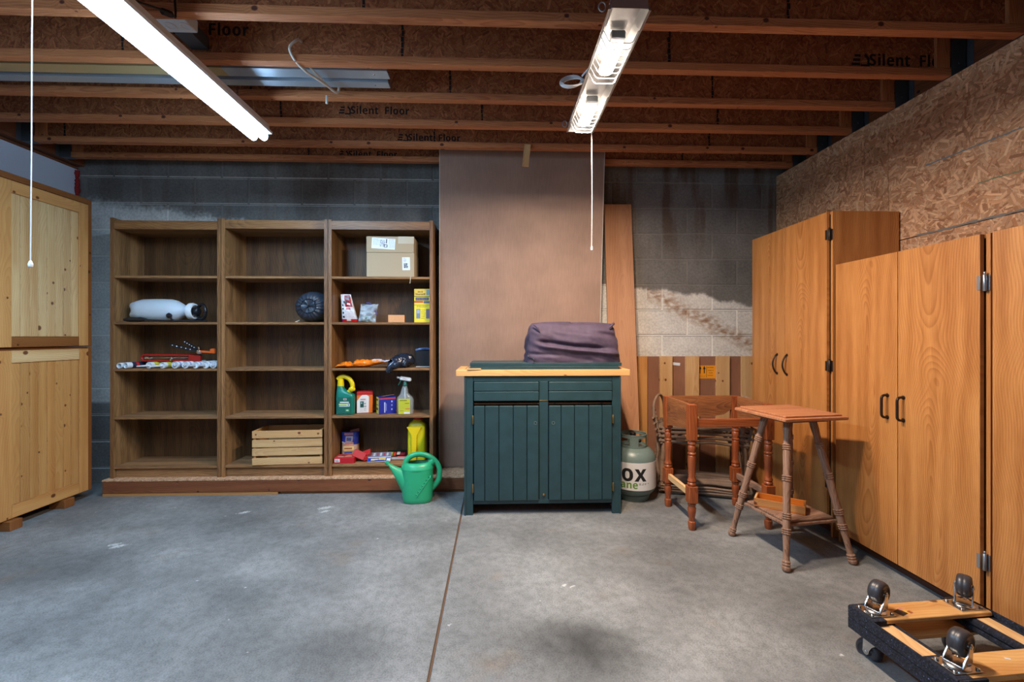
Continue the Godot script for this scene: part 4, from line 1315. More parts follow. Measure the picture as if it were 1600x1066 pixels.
	for i in 31:
		var q := i / 30.0
		var px := lerpf(-0.205, 0.215, q)
		var lift := 0.004 + maxf(q - 0.55, 0.0) * 0.115
		var hh := 0.003 + 0.05 * pow(sin(PI * clampf(q * 1.15, 0.0, 1.0)), 0.7) * (0.45 if absf(q - 0.27) < 0.04 else 1.0)
		var dd := 0.08 * (0.75 + 0.25 * sin(q * 9.0)) * (0.45 if absf(q - 0.27) < 0.035 else 1.0)
		var ring := PackedVector3Array()
		for k in 26:
			var an := TAU * k / 26
			var f := nz.get_noise_3d(px * 26.0, sin(an) * 2.2, cos(an) * 2.2) * 0.015
			ring.append(Vector3(px, lift + maxf((sin(an) * 0.5 + 0.5) * hh + f * (0.5 + 0.5 * sin(an)), 0.0), cos(an) * dd + f))
		rings.append(ring)
	obj("bag", s().skin(rings), M.orange_bag, t)
	var lbl := s()
	var rr2 := []
	for i in range(19, 30):
		var ring := PackedVector3Array()
		for k in range(3, 12):
			ring.append(rings[i][k] + Vector3(0, 0.0015, 0.0012))
		for k in range(11, 2, -1):
			ring.append(rings[i][k] + Vector3(0, 0.0005, 0.0004))
		rr2.append(ring)
	var la := print_sheet(64, 64, rgb(206, 206, 214), [[4, 26, 30, 10, rgb(40, 64, 150)], [14, 40, 26, 8, rgb(52, 76, 160)], [36, 8, 20, 14, rgb(180, 80, 40)], [40, 50, 18, 10, rgb(200, 110, 40)]] + small_print(4, 4, 28, 4, 5, rgb(90, 100, 140), 51))
	lbl.skin(rr2, true, true)
	obj("label", lbl, mat("orange_bag_art", Color.WHITE, 0.35, la), t)
	t = thing("black_bag", "shiny black plastic bag slumped over the third shelf's front edge", "bag", Vector3(-0.675, y[2], -3.29))
	nz = noise(402, 3)
	rings = []
	for i in 23:
		var q := i / 22.0
		var c := Vector3(-0.115, -0.026, 0.085).lerp(Vector3(-0.075, 0.025, 0.035), minf(q * 3.0, 1.0)).lerp(Vector3(0.055, 0.07, -0.02), maxf(q - 0.25, 0.0) / 0.75)
		var rad := 0.004 + 0.062 * pow(sin(PI * clampf(q * 0.80 + 0.04, 0, 1)), 0.9)
		var ring := PackedVector3Array()
		for k in 24:
			var an := TAU * k / 24
			var f := 1.0 + nz.get_noise_3d(q * 5.0, sin(an) * 1.6, cos(an) * 1.6) * 0.45
			var p := c + Vector3(sin(an) * -0.35, sin(an) * 0.75, cos(an)) * rad * f
			if q > 0.22:
				p.y = maxf(p.y, 0.001)
			if q < 0.32:
				p.z = maxf(p.z, 0.0765)
			ring.append(p)
		rings.append(ring)
	obj("bag", s().skin(rings), M.black_bag, t)
	t = thing("black_carton", "black carton with a white edged side beside the black bag", "box", Vector3(-0.550, y[2], -3.385), 0.03)
	obj("carton", s().box(Vector3(0, 0.062, 0), Vector3(0.115, 0.124, 0.12), 0.003), M.plastic_black, t)
	obj("white_edge", s().span(Vector3(0.047, 0.002, 0.0602), Vector3(0.0515, 0.118, 0.0612), 0.0).span(Vector3(-0.055, 0.002, 0.0602), Vector3(0.0468, 0.006, 0.0612), 0.0), M.label_white, t)
	var cv := s()
	cv.tube(curve([Vector3(-0.056, 0.1255, 0.055), Vector3(-0.02, 0.134, 0.06), Vector3(0.02, 0.138, 0.055), Vector3(0.056, 0.132, 0.05)], 6), 0.010, 8)
	cv.span(Vector3(-0.056, 0.1245, -0.05), Vector3(0.056, 0.138, 0.052), 0.005)
	obj("blue_film", cv, mat("film_blue", rgb(70, 90, 130), 0.25), t)
	# --- fourth shelf
	build_jug(Vector3(-1.108, y[3], -3.29))
	t = thing("powder_carton", "orange and red carton with a white arched label behind the green jug", "box", Vector3(-0.992, y[3], -3.365), 0.25)
	obj("carton", s().box(Vector3(0, 0.078, 0), Vector3(0.115, 0.156, 0.085), 0.004), mat("carton_orange", rgb(216, 104, 24), 0.5), t)
	obj("lid_band", s().box(Vector3(0, 0.146, 0), Vector3(0.118, 0.03, 0.088), 0.006), M.red_plastic, t)
	var pl := [Vector2(-0.055, -0.07), Vector2(0.028, -0.07), Vector2(0.03, 0.02)]
	for k in 9:
		pl.append(Vector2(0.03 - 0.085 * k / 9.0, 0.02 + 0.042 * sin(PI * (0.5 + 0.5 * (8 - k) / 8.0 - 0.5) * 0.5 + 0.0) + 0.03 * sin(PI * k / 9.0)))
	pl.append(Vector2(-0.055, 0.02))
	var al := s()
	al.x = at(0, 0.075, 0.0432)
	al.plate(pl, 0.0006)
	obj("label", al, M.label_white, t)
	printed("label_print", t, 0.05, 0.10, print_sheet(40, 80, rgb(206, 202, 200), [[4, 18, 20, 36, rgb(26, 70, 62)], [8, 24, 8, 8, rgb(150, 180, 176)], [6, 4, 28, 5, rgb(196, 80, 90)], [26, 30, 10, 4, rgb(70, 66, 72)], [26, 46, 12, 4, rgb(70, 66, 72)]] + small_print(26, 56, 12, 4, 5, rgb(110, 104, 108), 61)), faced(Vector3(0, 0, 1), Vector3(-0.012, 0.062, 0.0437)))
	t = thing("blue_carton", "blue and yellow carton standing at an angle on the fourth shelf", "box", Vector3(-0.825, y[3], -3.33), 0.5)
	obj("carton", s().box(Vector3(0, 0.062, 0), Vector3(0.125, 0.124, 0.075), 0.002), mat("carton_blue", rgb(30, 42, 130), 0.4), t)
	printed("front_print", t, 0.123, 0.122, print_sheet(80, 80, rgb(28, 40, 140), [[0, 4, 80, 6, rgb(200, 60, 60)], [24, 24, 6, 50, rgb(170, 176, 214)], [32, 30, 4, 36, rgb(120, 130, 196)], [58, 18, 6, 8, rgb(190, 194, 220)], [58, 36, 6, 8, rgb(150, 156, 200)], [58, 56, 6, 8, rgb(190, 194, 220)]]), faced(Vector3(0, 0, 1), Vector3(0, 0.062, 0.0379)))
	printed("side_print", t, 0.073, 0.122, print_sheet(48, 80, rgb(214, 196, 40), [[2, 8, 30, 10, rgb(60, 50, 20)], [2, 36, 36, 4, rgb(60, 50, 20)], [2, 52, 32, 12, rgb(80, 70, 24)], [42, 0, 6, 80, rgb(214, 214, 216)]] + small_print(42, 4, 6, 9, 8, rgb(40, 50, 120), 62, 3)), faced(Vector3(-1, 0, 0), Vector3(-0.0629, 0.062, 0)))
	obj("torn_flap", s().board(Vector3(0.01, 0.129, -0.005), Vector3(0.09, 0.003, 0.06), Basis(Vector3(0, 0, 1), 0.09) * Basis(Vector3(1, 0, 0), -0.15), 0.0008), mat("flap_pink", rgb(158, 112, 112), 0.6), t)
	obj("flap_dark", s().board(Vector3(0.03, 0.135, 0.0), Vector3(0.04, 0.003, 0.04), Basis(Vector3(0, 1, 0), 0.5) * Basis(Vector3(0, 0, 1), -0.2), 0.0008), M.plastic_black, t)
	build_spray_bottle(Vector3(-0.675, y[3], -3.29))
	# --- bottom shelf
	t = thing("blue_tan_sack", "blue and tan printed paper bag standing at the bottom left", "bag", Vector3(-1.112, y[4], -3.405), 0.1)
	var ba := print_sheet(80, 128, rgb(186, 148, 120), [[0, 0, 80, 46, rgb(28, 42, 132)], [14, 2, 40, 10, rgb(196, 110, 110)], [22, 18, 32, 26, rgb(160, 130, 110)], [27, 23, 22, 16, rgb(60, 62, 110)], [4, 44, 10, 4, rgb(220, 220, 226)], [58, 44, 22, 14, rgb(30, 44, 140)], [20, 50, 36, 5, rgb(190, 60, 60)], [12, 66, 48, 20, rgb(224, 190, 112)], [18, 71, 36, 8, rgb(150, 90, 50)], [18, 92, 34, 9, rgb(70, 86, 160)], [0, 108, 80, 20, rgb(34, 46, 136)], [8, 110, 20, 6, rgb(170, 150, 140)], [46, 112, 24, 6, rgb(160, 150, 150)]] + small_print(16, 60, 44, 1, 4, rgb(60, 70, 150), 71))
	obj("bag", pouch(0.13, 0.195, 0.075, 0.012, 0.008, 44), mat("sack_art", Color.WHITE, 0.6, ba), t)
	obj("folded_top", s().board(Vector3(0.03, 0.203, -0.01), Vector3(0.075, 0.03, 0.02), Basis(Vector3(0, 0, 1), 0.25), 0.006), mat("fold_maroon", rgb(112, 48, 48), 0.5), t)
	t = thing("red_carton", "flat red carton with a white label end, lowest on the bottom shelf", "box", Vector3(-1.108, y[4], -3.295), 0.02)
	obj("carton", s().box(Vector3(0, 0.021, 0), Vector3(0.145, 0.042, 0.10), 0.0025), mat("carton_red", rgb(182, 22, 34), 0.45), t)
	printed("white_label", t, 0.038, 0.024, print_sheet(24, 16, rgb(220, 216, 214), small_print(3, 3, 18, 4, 3, rgb(90, 90, 96), 72, 2)), faced(Vector3(0, 0, 1), Vector3(-0.049, 0.021, 0.0504)))
	printed("top_print", t, 0.13, 0.09, print_sheet(64, 44, rgb(176, 46, 44), [[14, 8, 20, 10, rgb(30, 24, 30)], [30, 18, 26, 14, rgb(196, 140, 110)], [6, 26, 20, 12, rgb(200, 150, 140)]]), faced(Vector3(0, 1, 0), Vector3(0, 0.0424, 0)))
	t = thing("red_packet", "bright red folded packet leaning on the flat red carton", "packet", Vector3(-1.012, y[4] + 0.006, -3.292))
	var rp := s()
	rp.board(Vector3(0.0, 0.045, 0.0), Vector3(0.09, 0.055, 0.012), Basis(Vector3(0, 0, 1), -0.42) * Basis(Vector3(1, 0, 0), -0.5), 0.003)
	rp.board(Vector3(0.045, 0.050, -0.03), Vector3(0.06, 0.05, 0.008), Basis(Vector3(0, 0, 1), 0.35) * Basis(Vector3(1, 0, 0), -0.9), 0.002)
	rp.board(Vector3(0.045, 0.016, 0.0), Vector3(0.03, 0.03, 0.02), Basis(Vector3(0, 0, 1), 0.3), 0.003)
	obj("packet", rp, M.red_plastic, t)
	var packs := [["glossy packet of grey rings on blue card, left of the two on the bottom shelf", Vector3(-0.868, y[4], -3.31), 0.12, print_sheet(96, 64, rgb(60, 70, 130), [[0, 0, 96, 30, rgb(112, 112, 124)], [6, 4, 8, 22, rgb(150, 70, 74)], [20, 4, 8, 22, rgb(170, 172, 180)], [34, 4, 8, 22, rgb(140, 76, 90)], [48, 4, 8, 22, rgb(176, 180, 188)], [62, 4, 8, 22, rgb(150, 70, 84)], [76, 4, 8, 22, rgb(176, 180, 188)], [0, 32, 96, 6, rgb(190, 194, 206)], [14, 44, 30, 12, rgb(216, 190, 110)], [46, 40, 30, 16, rgb(206, 178, 100)], [30, 54, 40, 6, rgb(30, 60, 150)], [0, 40, 12, 24, rgb(30, 64, 160)], [80, 44, 16, 20, rgb(210, 214, 226)]])],
		["glossy packet with red and green print, right of the two on the bottom shelf", Vector3(-0.75, y[4] , -3.375), 0.06, print_sheet(96, 64, rgb(60, 24, 28), [[0, 0, 96, 10, rgb(30, 44, 30)], [6, 14, 22, 30, rgb(120, 134, 50)], [14, 18, 10, 14, rgb(206, 196, 120)], [30, 16, 10, 26, rgb(190, 60, 40)], [44, 14, 14, 20, rgb(200, 190, 180)], [60, 20, 20, 16, rgb(160, 40, 46)], [0, 50, 96, 14, rgb(150, 140, 140)], [50, 46, 40, 4, rgb(196, 60, 50)]])]]
	for q in packs:
		t = thing("seed_packet", q[0], "packet", q[1], q[2], "glossy packets on the bottom shelf")
		obj("card", s().board(Vector3(0, 0.026, 0), Vector3(0.165, 0.006, 0.115), Basis(Vector3(1, 0, 0), 0.36), 0.0015), M.label_white, t)
		var b := Basis(Vector3(1, 0, 0), 0.36)
		printed("print", t, 0.163, 0.113, q[3], Transform3D(b, Vector3(0, 0.026, 0) + b * Vector3(0, 0.0034, 0)) * Transform3D(Basis(Vector3(1, 0, 0), -PI / 2), Vector3.ZERO), 0.25)
	# yellow jug with a moulded grip
	t = thing("yellow_jug", "bright yellow plastic jug with red cap behind the watering can", "jug", Vector3(-0.595, y[4], -3.345))
	var jr := []
	for q in [[0.0, 0.062, 0.05], [0.01, 0.068, 0.056], [0.20, 0.068, 0.056], [0.25, 0.066, 0.054], [0.275, 0.056, 0.045], [0.29, 0.036, 0.032], [0.3, 0.03, 0.03]]:
		var ring := PackedVector3Array()
		for k in 32:
			var an := TAU * k / 32
			ring.append(Vector3(signf(cos(an)) * pow(absf(cos(an)), 0.45) * q[1], q[0], signf(sin(an)) * pow(absf(sin(an)), 0.45) * q[2]))
		jr.append(ring)
	obj("body", s().skin(jr), M.yellow_lime, t)
	var gr := s()
	gr.x = at(-0.012, 0, 0.062)
	gr.plate([Vector2(-0.054, 0.253), Vector2(0.05, 0.253), Vector2(0.018, 0.195), Vector2(0.014, 0.01), Vector2(-0.014, 0.01), Vector2(-0.018, 0.195)], 0.022)
	obj("moulded_grip", gr, M.yellow_plastic, t)
	obj("cap", s().turned(Vector3(0.008, 0.2985, 0), Vector3(0.008, 0.325, 0), [Vector2(0, 0), Vector2(0.034, 0), Vector2(0.036, 0.004), Vector2(0.035, 0.026), Vector2(0.03, 0.03), Vector2(0, 0.031)], 22), M.red_plastic, t)

func build_jug(p: Vector3) -> void:
	var t := thing("hose_end_jug", "dark teal bottle with a yellow looped spout handle on the fourth shelf", "bottle", p)
	var rings := []
	for q in [[0.0, -0.063, 0.060, 0.034], [0.006, -0.067, 0.064, 0.038], [0.12, -0.067, 0.066, 0.04], [0.145, -0.066, 0.062, 0.039], [0.160, -0.065, 0.036, 0.036], [0.172, -0.064, 0.008, 0.032], [0.185, -0.062, -0.008, 0.028], [0.208, -0.06, -0.018, 0.024]]:
		var ring := PackedVector3Array()
		for k in 30:
			var an := TAU * k / 30
			var cx: float = (q[1] + q[2]) * 0.5
			var rx: float = (q[2] - q[1]) * 0.5
			ring.append(Vector3(cx + signf(cos(an)) * pow(absf(cos(an)), 0.6) * rx, q[0], signf(sin(an)) * pow(absf(sin(an)), 0.6) * q[3]))
		rings.append(ring)
	obj("body", s().skin(rings), M.teal_plastic, t)
	var sp := s()
	sp.turned(Vector3(-0.038, 0.203, 0), Vector3(-0.038, 0.26, 0), [Vector2(0, 0), Vector2(0.023, 0), Vector2(0.024, 0.01), Vector2(0.021, 0.045), Vector2(0.02, 0.06), Vector2(0, 0.062)], 20)
	sp.tube(curve([Vector3(-0.058, 0.255, 0), Vector3(-0.04, 0.272, 0), Vector3(-0.01, 0.276, 0), Vector3(0.025, 0.258, 0), Vector3(0.046, 0.222, 0), Vector3(0.044, 0.185, 0), Vector3(0.02, 0.162, 0)], 8), 0.0165, 12)
	obj("spout_handle", sp, M.yellow_plastic, t)
	obj("dial", s().turned(Vector3(0.03, 0.178, 0.002), Vector3(0.066, 0.192, 0.014), [Vector2(0, 0), Vector2(0.016, 0), Vector2(0.019, 0.006), Vector2(0.019, 0.03), Vector2(0.015, 0.036), Vector2(0, 0.037)], 14), M.yellow_plastic, t)
	printed("label", t, 0.092, 0.118, print_sheet(80, 104, rgb(22, 92, 78), [[34, 6, 20, 12, rgb(196, 190, 184)], [38, 9, 12, 6, rgb(150, 40, 44)], [12, 28, 56, 7, rgb(214, 220, 214)], [6, 40, 54, 10, rgb(190, 200, 130)], [8, 52, 50, 8, rgb(170, 186, 180)], [56, 40, 18, 18, rgb(206, 214, 210)], [61, 45, 8, 8, rgb(60, 80, 76)], [46, 74, 26, 18, rgb(52, 130, 70)], [52, 80, 14, 6, rgb(210, 216, 206)]]), faced(Vector3(0, 0, 1), Vector3(0.002, 0.07, 0.0412)), 0.4)

func build_spray_bottle(p: Vector3) -> void:
	var t := thing("spray_bottle", "clear trigger spray bottle with lime label on the fourth shelf", "spray bottle", p)
	var rings := []
	for q in [[0.0, 0.056, 0.03, 0.0], [0.006, 0.06, 0.034, 0.0], [0.105, 0.061, 0.036, 0.0], [0.125, 0.054, 0.034, -0.002], [0.14, 0.038, 0.03, -0.004], [0.155, 0.027, 0.025, -0.006], [0.185, 0.022, 0.021, -0.004], [0.21, 0.014, 0.014, -0.002]]:
		var ring := PackedVector3Array()
		for k in 28:
			var an := TAU * k / 28
			ring.append(Vector3(q[3] + signf(cos(an)) * pow(absf(cos(an)), 0.6) * q[1], q[0], signf(sin(an)) * pow(absf(sin(an)), 0.6) * q[2]))
		rings.append(ring)
	obj("bottle", s().skin(rings), M.clear_plastic, t)
	printed("label", t, 0.085, 0.112, print_sheet(72, 96, rgb(186, 188, 52), [[8, 8, 44, 5, rgb(90, 96, 40)], [40, 26, 26, 5, rgb(120, 110, 44)], [42, 60, 28, 6, rgb(196, 96, 70)], [8, 74, 24, 3, rgb(120, 110, 50)], [34, 82, 36, 12, rgb(206, 206, 208)]] + small_print(6, 20, 32, 8, 6, rgb(120, 124, 44), 81) + small_print(40, 36, 28, 4, 6, rgb(130, 120, 50), 82)), faced(Vector3(0, 0, 1), Vector3(0.0, 0.06, 0.0372)), 0.35)
	obj("dip_tube", s().rod(Vector3(0.0, 0.01, 0), Vector3(-0.003, 0.21, 0), 0.003, 8), M.white_plastic, t)
	obj("neck_ring", s().turned(Vector3(-0.002, 0.206, 0), Vector3(-0.002, 0.24, 0), [Vector2(0, 0), Vector2(0.017, 0), Vector2(0.018, 0.012), Vector2(0.014, 0.018), Vector2(0.012, 0.034), Vector2(0, 0.034)], 18), M.trigger_green, t)
	var hd := s()
	hd.board(Vector3(0.002, 0.258, 0.0), Vector3(0.088, 0.03, 0.034), Basis(Vector3(0, 0, 1), -0.16), 0.009)
	hd.rod(Vector3(-0.04, 0.266, 0), Vector3(-0.062, 0.27, 0), 0.007, 10)
	obj("trigger_head", hd, M.white_plastic, t)
	printed("head_print", t, 0.04, 0.012, print_sheet(32, 10, rgb(206, 214, 218), small_print(2, 2, 28, 2, 4, rgb(170, 90, 100), 83, 2)), Transform3D(Basis(Vector3(0, 0, 1), -0.16), Vector3(0.004, 0.259, 0.0174)), 0.4)
	obj("trigger", s().tube([Vector3(-0.028, 0.256, 0), Vector3(-0.036, 0.238, 0), Vector3(-0.05, 0.212, 0)], [0.008, 0.006, 0.005], 8), M.trigger_green, t)

func build_watering_can() -> void:
	var t := thing("watering_can", "green plastic watering can standing before the bookcases on concrete", "watering can", Vector3(-0.538, 0, -3.03), 0.12)
	var rings := []
	for q in [[0.0, 0.086, 0.06], [0.004, 0.094, 0.066], [0.03, 0.101, 0.072], [0.10, 0.104, 0.074], [0.19, 0.1035, 0.072], [0.222, 0.103, 0.071]]:
		var ring := PackedVector3Array()
		for k in 40:
			var an := TAU * k / 40
			ring.append(Vector3(signf(cos(an)) * pow(absf(cos(an)), 0.8) * q[1], q[0], signf(sin(an)) * pow(absf(sin(an)), 0.8) * q[2]))
		rings.append(ring)
	obj("body", s().skin(rings, true, false), M.can_green, t)
	var dome := []
	for q in [[0.222, 0.1065, 0.0745, 0.0], [0.229, 0.1065, 0.0745, 0.0], [0.233, 0.103, 0.071, 0.0], [0.246, 0.100, 0.067, 0.0], [0.259, 0.093, 0.058, 0.0], [0.266, 0.080, 0.046, 0.0], [0.263, 0.068, 0.038, 0.0], [0.24, 0.062, 0.034, 0.0]]:
		var ring := PackedVector3Array()
		for k in 40:
			var an := TAU * k / 40
			ring.append(Vector3(cos(an) * q[1] + q[3], q[0], sin(an) * q[2]))
		dome.append(ring)
	obj("shoulder", s().skin(dome, false, false), M.can_green, t)
	var hp := curve([Vector3(-0.084, 0.228, 0), Vector3(-0.078, 0.27, 0), Vector3(-0.052, 0.302, 0), Vector3(-0.005, 0.318, 0), Vector3(0.055, 0.310, 0), Vector3(0.108, 0.278, 0), Vector3(0.140, 0.232, 0), Vector3(0.147, 0.18, 0), Vector3(0.136, 0.13, 0), Vector3(0.088, 0.075, 0)], 6)
	var hr := []
	for i in hp.size():
		hr.append(0.0205 - 0.003 * sin(PI * i / hp.size()) + (0.006 if i < 3 else 0.0))
	var hs := s().tube(hp, hr, 12)
	hs.tube(curve([Vector3(0.076, 0.235, 0), Vector3(0.088, 0.256, 0), Vector3(0.108, 0.274, 0)], 5), 0.024, 12)
	obj("handle", hs, M.can_green, t)
	var srings := []
	for q in [[-0.075, 0.135, 0.085, 0.052], [-0.10, 0.140, 0.086, 0.048], [-0.115, 0.153, 0.080, 0.040], [-0.132, 0.172, 0.070, 0.033], [-0.15, 0.195, 0.058, 0.027], [-0.167, 0.219, 0.045, 0.022], [-0.182, 0.241, 0.034, 0.018], [-0.196, 0.263, 0.022, 0.0145]]:
		var ring := PackedVector3Array()
		for k in 24:
			var an := TAU * k / 24
			ring.append(Vector3(q[0] - sin(an) * q[2] * 0.35 * clampf((-0.09 - q[0]) * 12.0, 0.0, 1.0), q[1] + sin(an) * q[2], cos(an) * q[3]))
		srings.append(ring)
	var ss := s().skin(srings)
	ss.turned(Vector3(-0.197, 0.262, 0), Vector3(-0.209, 0.277, 0), [Vector2(0, 0), Vector2(0.0145, 0), Vector2(0.0155, 0.003), Vector2(0.0155, 0.017), Vector2(0.011, 0.02), Vector2(0.0, 0.018)], 16)
	obj("spout", ss, M.can_green, t)
	var lf := s()                                             # raised leaf pattern on the front
	var r := RandomNumberGenerator.new()
	r.seed = 77
	for k in 5:
		var a := Vector3(-0.005 + k * 0.013, 0.05 + k * 0.018, 0)
		var e := a + Vector3(0.045, 0.06, 0)
		var path := []
		for j in 7:
			var p := a.lerp(e, j / 6.0) + Vector3(sin(j * 2.0) * 0.004, 0, 0)
			p.z = 0.0735 * pow(maxf(1.0 - pow(absf(p.x) / 0.104, 2.5), 0.02), 0.4)
			path.append(p)
		lf.tube(path, 0.0034, 6)
		for j in 3:
			var c: Vector3 = path[j * 2 + 1]
			var d := c + Vector3(-0.016 + r.randf() * 0.006, 0.012, 0)
			d.z = 0.0735 * pow(maxf(1.0 - pow(absf(d.x) / 0.104, 2.5), 0.02), 0.4)
			lf.tube([c, (c + d) * 0.5, d], [0.002, 0.0045, 0.0015], 6)
	obj("leaf_relief", lf, M.can_green, t)

func build_leaning_boards() -> void:
	# tall brown sheet standing on the plinth, its top held between two joists
	var a := Vector3(0.168, 0.1155, -3.40)
	var top := Vector3(0.192, 2.60, -3.225)
	var yv := (top - a).normalized()
	var zv := Vector3(1, 0, 0).cross(yv).normalized()
	var t := thing("hardboard_sheet", "tall brown hardboard sheet leaning from the plinth up to the joists", "board")
	t.transform = Transform3D(Basis(yv.cross(zv), yv, zv), a)
	var W := 1.208
	obj("sheet", s().span(Vector3(-W / 2, 0, -0.006), Vector3(W / 2, 2.44, 0.0), 0.0), M.hardboard, t)
	obj("edge", s().span(Vector3(-W / 2 - 0.004, 0, -0.007), Vector3(-W / 2, 2.44, 0.001), 0.0), M.edge_pale, t)
	obj("edge", s().span(Vector3(W / 2, 0, -0.007), Vector3(W / 2 + 0.004, 2.44, 0.001), 0.0), M.edge_pale, t)
	# narrow plywood plank to its right
	a = Vector3(0.965, 0.0, -3.235)
	top = Vector3(0.955, 2.165, -3.455)
	yv = (top - a).normalized()
	zv = Vector3(1, 0, 0).cross(yv).normalized()
	t = thing("plywood_plank", "narrow pinkish plywood plank leaning on the block wall", "board")
	t.transform = Transform3D(Basis(yv.cross(zv), yv, zv), a)
	obj("plank", s().span(Vector3(-0.108, 0.0, -0.012), Vector3(0.108, top.distance_to(a), 0.0), 0.001), M.lauan, t)
	# slatted packing panel low on the wall
	t = thing("packing_panel", "brown packing panel with pale wooden slats standing against the wall", "panel", Vector3(0, 0, -3.46))
	obj("panel", s().span(Vector3(1.105, 0.002, -0.01), Vector3(2.235, 0.962, 0.0), 0.0), M.hardboard_dark, t)
	for q in [[1.112, 1.187, 0], [1.286, 1.388, 1], [1.495, 1.602, 1], [1.740, 1.848, 1], [1.945, 2.05, 1]]:
		var sl := s().tint(0.10, 0.05)
		var m: Material = M.pine_raw if q[2] else M.pine_orange
		sl.board(Vector3((q[0] + q[1]) * 0.5, 0.4835, 0.0115), Vector3(q[1] - q[0], 0.961, 0.022), Basis(Vector3(0, 0, 1), 0.0), 0.002)
		obj("slat", sl, m, t)
	var lb := print_sheet(96, 72, rgb(226, 146, 24), [[46, 6, 2, 60, rgb(60, 36, 10)]] + small_print(2, 58, 40, 2, 5, rgb(90, 54, 14), 91) + small_print(52, 10, 38, 1, 5, rgb(90, 54, 14), 92, 3) + small_print(54, 26, 34, 1, 5, rgb(90, 54, 14), 93, 3) + small_print(60, 40, 22, 1, 5, rgb(90, 54, 14), 94, 3) + small_print(54, 54, 30, 1, 5, rgb(90, 54, 14), 95, 3))
	var o := printed("orange_label", t, 0.138, 0.104, lb, at(1.671, 0.838, 0.0008), 0.6)
	o.set_meta("label", "orange handling label with two upright arrows")
	var ar := s()
	for k in 2:
		ar.x = at(1.617 + k * 0.034, 0.853, 0.0014)
		ar.plate([Vector2(-0.0035, -0.026), Vector2(0.0035, -0.026), Vector2(0.0035, 0.008), Vector2(0.011, 0.008), Vector2(0, 0.034), Vector2(-0.011, 0.008), Vector2(-0.0035, 0.008)], 0.0008)
	obj("arrow", ar, M.ink_black, t)
	obj("tape_scrap", s().board(Vector3(1.425, 0.902, 0.0012), Vector3(0.062, 0.022, 0.002), Basis(Vector3(0, 0, 1), -0.08), 0.0005), M.white_plastic, t)

